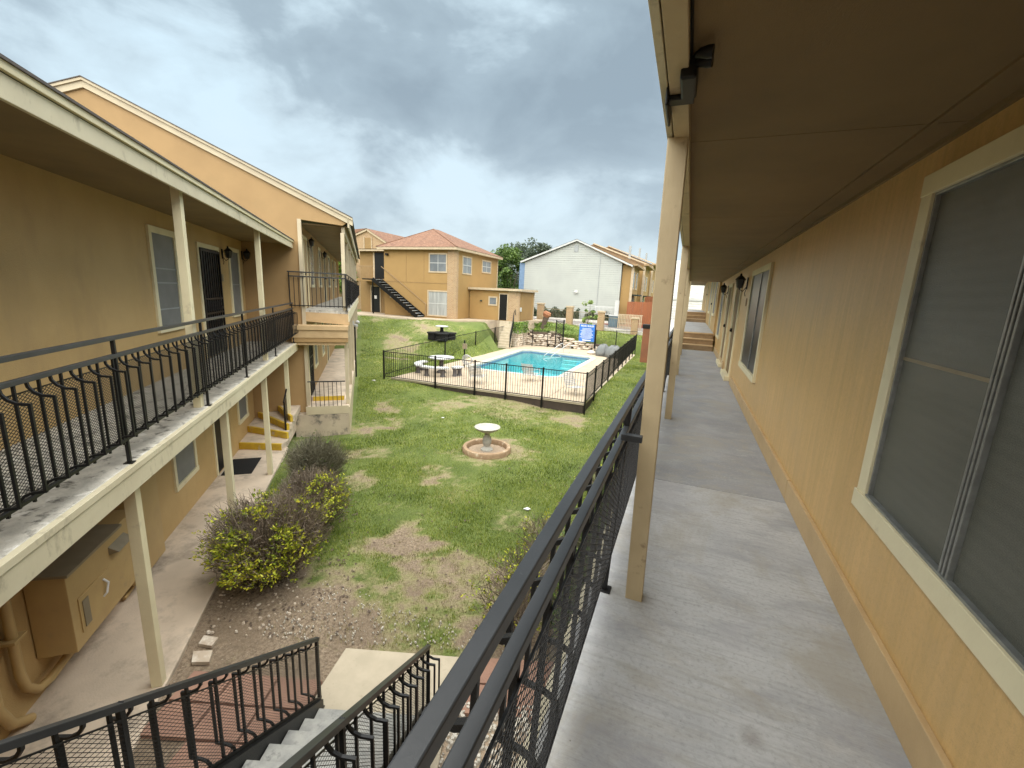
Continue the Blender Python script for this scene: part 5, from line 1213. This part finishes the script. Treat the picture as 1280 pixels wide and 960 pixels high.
# ------------------------------------------------------------------ road, brick pillar fence, white house and terraces
rd = MB(); RX = [(-60, -.6, -.55), (-12, -.62, -.56), (-6.8, -.92, -.66), (-2.5, -1.10, -.80), (20, -1.2, -.9)]
for (xa, za, zc), (xb, zb_, zd) in zip(RX[:-1], RX[1:]): rd.hexa([(xa, 37.6, -2), (xb, 37.6, -2), (xb, 41.2, -2), (xa, 41.2, -2), (xa, 37.6, za), (xb, 37.6, zb_), (xb, 41.2, zd), (xa, 41.2, zc)])
single('road', rd, 'asphalt', (-10, 39.5, -.8), label='pinkish grey asphalt road behind the pillar fence', kind='structure')
kb = MB()
for (xa, za, zc), (xb, zb_, zd) in zip(RX[1:-1], RX[2:]): kb.hexa([(xa, 37.44, -2), (xb, 37.44, -2), (xb, 37.59, -2), (xa, 37.59, -2), (xa, 37.44, za+.1), (xb, 37.44, zb_+.1), (xb, 37.59, zb_+.1), (xa, 37.59, za+.1)])
single('kerb', kb, 'kerb_paint', (-5, 37.5, -1), label='pale kerb along the near side of the road', kind='structure')
single('kerb', MB().box(-16, -6.9, 41.21, 41.4, -.7, -.43), 'kerb_paint', (-11, 41.3, -.5), label='pale kerb at the foot of the white house hedge', kind='structure')
single('kerb', MB().box(-7.4, -2.2, 40.4, 40.65, -1.0, -.62), 'red_kerb', (-5, 40.5, -.5), label='red painted kerb before the orange fence', kind='structure')
for i, (x, t, b_) in enumerate(((-12.2, 1.0, -.7), (-9.53, .86, -.85), (-6.8, .58, -1.2), (-4.0, .2, -1.3))):
    p = Thing('brick_pillar', ['brick pillar nearest the pump house', 'brick pillar in front of the white house', 'brick pillar beside the sapling', 'low brick pillar in front of the orange fence'][i], 'pillar', (x, 37, b_), WF, 'brick pillars of the road fence')
    part(p, 'shaft', MB().box(x-.26, x+.26, 36.8, 37.3, b_, t-.12), 'tan_brick'); part(p, 'cap', MB().box(x-.31, x+.31, 36.75, 37.35, t-.12, t), 'far_trim')
for i, (x0, x1, z0, z1, l) in enumerate(((-11.94, -9.79, .55, .5, 'between the first two brick pillars'), (-9.27, -7.1, .42, .35, 'left of the sapling'), (-6.5, -4.3, .1, -.05, 'right of the sapling'))):
    f = Thing('road_fence', 'thin black bar fence '+l, 'fence', (x0, 37, z0-1.3), WF, 'thin fences between the brick pillars')
    part(f, 'rail', MB().beam((x0, 37.05, z0), (x1, 37.05, z1), .03, .04).beam((x0, 37.05, z0-1.15), (x1, 37.05, z1-1.15), .03, .04), 'galv')
    k = int((x1-x0)/.13)
    for q in range(k): part(f, 'picket', MB().box(x0+.13*q+.05, x0+.13*q+.062, 37.04, 37.06, z0-1.2, z0), 'galv')
def white_house():
    th = Thing('gabled_house', 'big white sided house end with a plain gable beyond the road', 'building', (-10.6, 46, -.5))
    y = 42.
    g = [(-15.75, y, -.6), (-6.2, y, -.6), (-6.2, y, 4.95), (-10.55, y, 6.78), (-15.75, y, 4.85)]
    part(th, 'gable_wall', MB().extrude(g, (0, 9, 0)), 'siding')
    m = MB(); z = -.55
    def xs_(z):
        l = -15.75 if z < 4.85 else -15.75+(z-4.85)*(5.2/1.93); r_ = -6.2 if z < 4.95 else -6.2-(z-4.95)*(4.35/1.83); return l, r_
    while z < 6.55:
        l, r_ = xs_(z+.2); m.hexa([(l, y-.035, z), (r_, y-.035, z), (r_, y, z), (l, y, z), (l, y-.008, z+.2), (r_, y-.008, z+.2), (r_, y, z+.2), (l, y, z+.2)]); z += .2
    part(th, 'siding_board', m, 'siding', kind='stuff')
    part(th, 'rake_board', MB().beam((-16.15, y-.15, 4.82), (-10.55, y-.15, 6.90), .3, .14, (0, 1, 0)).beam((-10.55, y-.151, 6.90), (-5.2, y-.151, 4.62), .3, .14, (0, 1, 0)), 'white_trim')
    part(th, 'roof', MB().poly([(-16.2, y-.3, 4.90), (-10.55, y-.3, 7.0), (-10.55, y+9, 7.0), (-16.2, y+9, 4.90)]).poly([(-10.55, y-.3, 7.0), (-5.1, y-.3, 4.69), (-5.1, y+4, 4.69), (-10.55, y+4, 7.0)]), 'shingle_brown')
    part(th, 'vent', MB().box(-10.8, -10.4, y-.06, y-.036, 5.85, 6.45), 'grey_board')
    part(th, 'globe_light', MB().lathe([(.01, 1.95), (.14, 2.02), (.18, 2.13), (.12, 2.24), (.01, 2.28)], -10.3, y-.2, 10), 'bulb', smooth=True)
    part(th, 'cable_pipe', MB().box(-8.25, -8.2, y-.06, y-.036, .5, 5.5), 'grey_board')
    part(th, 'blue_corner_board', MB().box(-16.3, -15.76, y-.02, y+1, .5, 4.75), 'blue_board')
    part(th, 'porch_rail', MB().box(-8.2, -6.2, y-1.0, y-.94, .82, .9).box(-8.2, -6.2, y-1.0, y-.94, .15, .2), 'white_trim')
    for k in range(16): part(th, 'porch_baluster', MB().box(-8.15+k*.125, -8.1+k*.125, y-.99, y-.95, .2, .82), 'white_trim')
    part(th, 'porch_post', MB().box(-6.35, -6.0, y-1.1, y-.8, -.5, 1.5), 'white_trim')
white_house()
def hedge(name, label, x0, x1, y, z, h, m='leaf_dark', n=2600, d=.5):
    b = MB()
    for _ in range(n):
        x = random.uniform(x0, x1); yy = y+random.uniform(-d, d); zz_ = z+random.uniform(0, h)*(.8+.2*math.sin(x*5)); s = .06
        a = Vector((random.gauss(0, 1), random.gauss(0, 1), random.gauss(0, 1))).normalized(); c_ = a.orthogonal().normalized()
        b.poly([Vector((x, yy, zz_))+a*s, Vector((x, yy, zz_))+c_*s, Vector((x, yy, zz_))-a*s, Vector((x, yy, zz_))-c_*s])
    single(name, b, m, ((x0+x1)/2, y, z), label=label, cat='hedge')
hedge('hedge', 'dark clipped hedge at the foot of the white house, left stretch', -15.6, -9.8, 41.75, -.5, 1.15, n=4200, d=.3)
hedge('hedge', 'dark clipped hedge at the foot of the white house, right stretch', -9.2, -6.9, 41.75, -.5, 1.0, n=2200, d=.3)
# terraced houses going away behind the white house
for i, (x, y0, y1, zt, l) in enumerate(((-5.3, 42.3, 48.5, 4.75, 'nearest ochre terrace house behind the white gable'), (-5.0, 49.5, 57, 5.3, 'second ochre terrace house with a higher roof'), (-4.9, 58, 68, 6.0, 'farthest ochre terrace house with chimneys'))):
    t = Thing('terrace_house', l, 'building', (x-3, y0, -.5), WF, 'row of ochre terrace houses')
    part(t, 'wall', MB().box(x-6.5 if i else x-.85, x, y0, y1, -.6, zt), 'far_wall')
    part(t, 'corner_board', MB().box(x, x+.03, y0, y0+.25, -.6, zt).box(x-.03, x+.2, y0-.06, y0-.001, -.6, zt), 'far_trim')
    part(t, 'eave_board', MB().box(x, x+.5, y0-.3, y1+.3, zt-.08, zt+.10), 'brown_wood')
    if i:
        part(t, 'gable_wall', MB().extrude([(x-11, y0-.01, zt-.05), (x, y0-.01, zt-.05), (x+.1, y0-.01, zt+.0), (x-5.6, y0-.01, zt+2.15), (x-11.2, y0-.01, zt)], (0, y1-y0, 0)), 'shingle_brown')
        part(t, 'rake_board', MB().beam((x-5.6, y0-.1, zt+2.2), (x+.5, y0-.1, zt+.02), .2, .12, (0, 1, 0)), 'far_trim')
    P = ((x, 0), (0, 1), (1, 0))
    window(t, P, y0+1.0, y0+2.6, 2.6, 4.3, .12, 'far_glass', trim='far_trim'); window(t, P, y0+3.6, y0+5, 2.6, 4.3, .12, 'far_glass', trim='far_trim')
    window(t, P, y0+1.2, y0+3.6, .1, 1.9, .12, 'curtain', trim='far_trim')
    part(t, 'door_hood', MB().box(x, x+.7, y0+1.0, y0+3.8, 2.0, 2.12), 'dark_edge')
    if i: part(t, 'chimney', MB().box(x-2.0, x-1.78, y0+2, y0+2.3, zt+.5, zt+2.2), 'grey_board'); 
    if i == 2: part(t, 'chimney', MB().box(x-1.2, x-1.0, y0+3, y0+3.3, zt+.3, zt+1.7), 'grey_board')
def plank_fence(label, x0, x1, y, z0, z1, z1b, y1=None):
    th = Thing('wooden_fence', label, 'fence', ((x0+x1)/2, y, z0), WF, 'orange stained board fences'); L = math.hypot(x1-x0, (y1 or y)-y); n = max(1, int(L/.16))
    for k in range(n):
        f = k/n; x = x0+(x1-x0)*f; yy = y+((y1 or y)-y)*f; dx = (x1-x0)/n*.94; dy = ((y1 or y)-y)/n*.94; z = z1+(z1b-z1)*f+random.uniform(-.02, .02)
        part(th, 'plank', MB().hexa([(x, yy, z0), (x+dx, yy+dy, z0), (x+dx+.001, yy+dy+.03, z0), (x+.001, yy+.03, z0), (x, yy, z), (x+dx, yy+dy, z), (x+dx+.001, yy+dy+.03, z), (x+.001, yy+.03, z)]), 'orange_fence')
plank_fence('orange stained plank fence right of the white house, front run', -5.3, -3.1, 41.3, -.9, 1.45, 1.5)
plank_fence('orange stained plank fence running back beside the terrace houses', -3.1, -2.6, 41.3, -.9, 1.5, 1.9, 47)
plank_fence('taller orange plank fence further back by the terrace houses', -4.4, -2.3, 48.0, -.5, 2.0, 2.2)
tn = Thing('bin_post', 'rust brown square post box with black lid on the right lawn edge', 'post', (-2.0, 26, -1.8))
part(tn, 'body', MB().box(-2.3, -1.75, 25.8, 26.3, -1.9, .05), 'brown_bin', bevel=.01); part(tn, 'lid', MB().box(-2.34, -1.71, 25.76, 26.34, .052, .28), 'black_paint', bevel=.02)
bc = Thing('utility_box', 'blue grey metal utility box behind the pillar fence', 'utility box', (-6.1, 39.4, -.55))
part(bc, 'body', MB().box(-6.5, -5.7, 39.1, 39.9, -1.0, .12), 'blue_car', bevel=.04); part(bc, 'lid', MB().box(-6.55, -5.65, 39.05, 39.95, .121, .18), 'grey_board', bevel=.02)
part(bc, 'door', MB().box(-6.42, -5.78, 39.08, 39.099, -.8, .05), 'blue_car')
wr = Thing('small_fence', 'cream picket fence in front of the orange planks', 'fence', (-4.9, 38.5, -.6))
part(wr, 'rail', MB().box(-5.7, -3.6, 39.0, 39.04, .3, .36).box(-5.7, -3.6, 39.0, 39.04, -.4, -.34), 'far_trim')
for k in range(16): part(wr, 'picket', MB().box(-5.68+k*.13, -5.6+k*.13, 38.96, 38.99, -.95, .34), 'far_trim')
# white clad wall seen through the end of the right walkway
wb = Thing('neighbour_house', 'bright white sided house seen at the end of the right walkway', 'building', (.3, 40, 0))
part(wb, 'wall', MB().box(-1.6, 4, 40, 44, -1, 5), 'bright_siding')
mm = MB()
for k in range(20): mm.box(-1.6, 4, 39.97, 39.999, .2+k*.22, .215+k*.22)
part(wb, 'siding_board', mm, 'blinds', kind='stuff'); part(wb, 'belt_board', MB().box(-1.6, 4, 39.93, 39.969, 1.75, 1.88), 'white_trim')

# ------------------------------------------------------------------ trees and shrubs
def leaf_cloud(clumps, n, s, up=.3):
    b = MB()
    for _ in range(n):
        cx, cy, cz, r = random.choice(clumps)
        d = Vector((random.gauss(0, 1), random.gauss(0, 1), random.gauss(0, 1))).normalized()*r*random.random()**.45
        p = Vector((cx, cy, cz))+Vector((d.x, d.y, d.z*.75))
        a = Vector((random.gauss(0, 1), random.gauss(0, 1), random.gauss(0, .6))).normalized(); c_ = a.cross(Vector((random.gauss(0, 1), random.gauss(0, 1), random.gauss(0, 1)))).normalized()
        l = s*random.uniform(.6, 1.4)
        b.poly([p+a*l, p+c_*l*.5, p-a*l, p-c_*l*.5])
    return b
def tree(label, x, y, z, h, r, m, n, s, name='broadleaf_tree', group=None, nb=26, tr=.16, lo=.3):
    th = Thing(name, label, 'tree', (x, y, z), WF, group)
    t = MB().tube([(x, y, z), (x+.05, y, z+h*.2), (x-.05, y, z+h*.42)], [tr, tr*.75, tr*.5], 8); cl = []
    for k in range(nb):
        a = random.uniform(0, 6.283); e = random.uniform(lo, 1)
        rr = r*(1-.75*abs(e-.55)**1.3*1.5)*random.uniform(.45, 1.0); q = (x+rr*math.cos(a), y+rr*math.sin(a), z+h*e*.92)
        cl.append((*q, r*random.uniform(.22, .40)))
        if k < 12: t.tube([(x, y, z+h*random.uniform(.15, .35)), ((x+q[0])/2, (y+q[1])/2, z+h*e*.55), q], [tr*.45, tr*.25, tr*.08], 5)
    part(th, 'trunk', t, 'bark'); part(th, 'crown', leaf_cloud(cl, n, s), m)
tree('leafy green tree between the far house and the white house', -18.6, 45, -.5, 7.3, 2.5, 'leaf_tree', 9000, .13, nb=34, tr=.2)
tree('dark tree mass rising behind the roof of the white house', -22, 62, -.5, 9.9, 4.0, 'leaf_far', 5000, .2, group='distant trees')
tree('dark tree behind the left slope of the white house roof', -26, 66, -.5, 10.2, 4.5, 'leaf_far', 5000, .2, group='distant trees')
tree('distant tree just left of the leafy green tree', -25, 56, -.5, 7.0, 3.0, 'leaf_far', 3500, .18, group='distant trees')
tree('bright green tree seen under the end of the tall balcony', -33.5, 34.5, -.4, 6.0, 2.2, 'leaf_green', 5000, .12)
tree('treetop peeping over the left roof edge', -9.8, 3.0, -2.65, 7.7, 1.3, 'leaf_dark', 4000, .07)
tree('slender young tree with pale leaves behind the blue sign', -7.25, 34, hz(-7.25, 34)-.05, 3.1, .62, 'leaf_sapling', 420, .10, name='sapling', nb=12, tr=.03, lo=.25)
stt = Thing('tree_stump', 'leaning dark trunk with an orange cut top in the stone garden', 'stump', (-10.8, 34, -1.1))
part(stt, 'trunk', MB().tube([(-10.95, 34, -1.15), (-10.85, 34, -.6), (-10.65, 34, .0)], [.28, .20, .24], 9), 'bark')
part(stt, 'cut_top', MB().tube([(-10.72, 34, -.05), (-10.62, 34, .18), (-10.55, 34, .34)], [.26, .36, .28], 9), 'stump_red')
def ground_plants(label, cx, cy, w_, n, m):
    b = MB()
    for _ in range(n):
        x, y = random.gauss(cx, w_*.5), random.gauss(cy, w_*.25); z = hz(x, y) if y > 33.6 else -1.3
        a = random.uniform(0, 6.28); l = random.uniform(.1, .35)
        b.poly([(x, y, z), (x+l*.5*math.cos(a)-.03, y+l*.5*math.sin(a), z+l), (x+l*.8*math.cos(a), y+l*.8*math.sin(a), z+l*1.1)])
    single('garden_plants', b, m, (cx, cy, -1.3), label=label, kind='stuff')
ground_plants('low green plants spilling over the stone wall', -9.0, 33.9, 1.6, 1200, 'leaf_sapling')
b_ = MB()
def litter():
    b = MB()
    for _ in range(900):
        if random.random() < .6:
            x, y = LF.w(random.uniform(-2.05, -.3), random.uniform(3.4, 9))
        else: x, y = random.uniform(-7, -.5), random.uniform(3.5, 11)
        sx, sy = SF.inv(x, y)
        if sy < .95: continue
        z = hz(x, y)+random.uniform(.01, .035); a = random.uniform(0, 6.28); l = random.uniform(.015, .04)
        b.poly([(x, y, z), (x+l*math.cos(a+.5), y+l*math.sin(a+.5), z+.01), (x+1.6*l*math.cos(a), y+1.6*l*math.sin(a), z+.004), (x+l*math.cos(a-.5), y+l*math.sin(a-.5), z-.004)])
    single('leaf_litter', b, 'bark', (-4, 6, -2.65), label='dead brown leaves scattered on soil and lawn', kind='stuff')
litter()
for _ in range(900):
    p = Vector((random.uniform(-12.7, -11.7), random.uniform(30.8, 31.15) if random.random() < .5 else random.uniform(31, 33), random.uniform(-1.3, -.42))); a = Vector((random.gauss(0, 1), random.gauss(0, 1), random.gauss(0, 1))).normalized(); c_ = a.orthogonal().normalized()
    if p.y > 31.2: p.x = random.uniform(-12.0, -11.75)
    b_.poly([p+a*.07, p+c_*.04, p-a*.07, p-c_*.04])
single('garden_plants', b_, 'leaf_green', (-12.2, 31, -1.3), label='green climbing plants hanging beside the garden steps', kind='stuff')
ground_plants('low green plants at the foot of the leaning stump', -11.6, 34.0, 1.2, 700, 'leaf_green')

def shrub(label, x, y, z, rx, h, nt, nl, twigm='twig', leafm='leaf_yellow', leaf_fn=None, s=.022, seed=1, frame=WF, group='shrubs along the left path', ry=None):
    rnd = random.Random(seed); th = Thing('shrub', label, 'shrub', (x, y, z), WF, group); t = MB(); tips = []; ry = ry or rx
    base = Vector((x, y, z)); lumps = [(rnd.uniform(0, 6.283), rnd.uniform(.2, .9), rnd.uniform(.08, .2)) for _ in range(9)]
    for k in range(nt):
        a = rnd.uniform(0, 6.283); u = rnd.uniform(-.55, 1); e = math.sqrt(max(0, 1-u*u)); rr = rnd.uniform(.62, 1.0)
        for la, lz, lr in lumps:
            if abs(((a-la+3.14) % 6.283)-3.14) < .5 and abs((u+1)/2-lz) < .25: rr += lr*.6
        q = Vector((x+rx*e*math.cos(a)*rr, y+ry*e*math.sin(a)*rr, z+h*.54+h*.5*u*rr))
        b0 = base+Vector((rnd.gauss(0, .07), rnd.gauss(0, .07), 0)); m1 = b0.lerp(q, .4)+Vector((rnd.gauss(0, .05), rnd.gauss(0, .05), rnd.gauss(0, .05))); m2 = b0.lerp(q, .75)+Vector((rnd.gauss(0, .045), rnd.gauss(0, .045), rnd.gauss(0, .045)))
        r0 = .012 if k % 12 == 0 else .0045
        t.tube([b0, m1, m2, q], [r0, r0*.8, .0038, .0022], 3)
        d = (q-m2).normalized(); tips.append((q, d))
        for j in range(3):
            st_ = m2.lerp(q, rnd.uniform(0, .8)); nd = (d+Vector((rnd.gauss(0, .8), rnd.gauss(0, .8), rnd.gauss(0, .6)))).normalized(); en = st_+nd*rnd.uniform(.05, .15)
            t.tube([st_, st_.lerp(en, .5)+Vector((rnd.gauss(0, .01), rnd.gauss(0, .01), rnd.gauss(0, .01))), en], [.003, .0025, .0016], 3); tips.append((en, nd))
    part(th, 'twigs', t, twigm)
    b = MB(); cnt = 0; tries = 0
    while cnt < nl and tries < nl*30:
        tries += 1
        q, d = rnd.choice(tips)
        rel = ((q.x-x)/rx, (q.y-y)/rx, (q.z-z)/h)
        if leaf_fn and rnd.random() > leaf_fn(rel, q): continue
        cnt += 1
        for k in range(4):
            p = q+Vector((rnd.gauss(0, .02), rnd.gauss(0, .02), rnd.gauss(0, .02))); a = (d+Vector((rnd.gauss(0, .7), rnd.gauss(0, .7), rnd.gauss(0, .5)))).normalized(); n_ = a.cross(Vector((rnd.gauss(0, 1), rnd.gauss(0, 1), rnd.gauss(0, 1)))).normalized(); l = s*rnd.uniform(.6, 1.3)
            b.poly([p, p+a*l+n_*l*.5, p+a*l*2, p+a*l-n_*l*.5])
    part(th, 'leaves', b, leafm)
def n3(q, s, o=0): return math.sin(q.x*s+o)*math.sin(q.y*s*1.1+o*2)*math.sin(q.z*s*1.3+o)
shrub('large half bare shrub with bright yellow green leaf clusters, nearest the staircase', -5.30, 4.0, -2.66, .80, 1.30, 1700, 1650, leaf_fn=lambda r, q: (.8 if (r[2] < .58 and r[1] < .0 and n3(q, 7, 2) > -.05) else .01) + (.9 if (n3(q, 6.5, 1) > .18 and r[2] < .95) else 0), s=.023, seed=3)
shrub('mauve grey twiggy shrub with a few yellow leaves, middle one of the row', -5.80, 5.25, -2.66, .62, 1.14, 1300, 380, leaf_fn=lambda r, q: (.9 if (r[0] > .3 and n3(q, 5, 2) > .0) else .02), s=.024, seed=8)
shrub('bare grey green twiggy shrub nearest the winder steps', -7.0, 6.55, -2.66, .60, 1.18, 1400, 40, twigm='twig_green', leafm='leaf_green', seed=12)
for i, (px, py, hh, nl, l) in enumerate(((-1.75, 6.3, 75*.01, 70, 'sparse yellow leaved shrub by the railing near the first post'), (-1.7, 5.3, 75*.01, 80, 'sparse shrub under the right railing, second from the post'), (-1.65, 4.55, 80*.01, 170, 'shrub with lime leaves under the right railing nearest the pavers'), (-1.25, 9.0, 70*.01, 60, 'lime leaved shrub beyond the first post below the railing'))):
    shrub(l, px, py, -2.64, .55, hh, 170, nl, twigm='twig', seed=20+i, group='shrubs under the right walkway')
for i, (px, py) in enumerate(((-.75, 4.7), (-.8, 5.8), (-.8, 7.1))):
    shrub(['dense dark green shrub under the right walkway next to the pavers', 'dense dark green shrub under the right walkway, middle one', 'dense dark green shrub under the right walkway, farthest'][i], px, py, -2.64, .55, 1.15, 420, 900, twigm='twig_green', leafm='leaf_tree', seed=40+i, s=.024, group='dark shrubs under the right walkway')
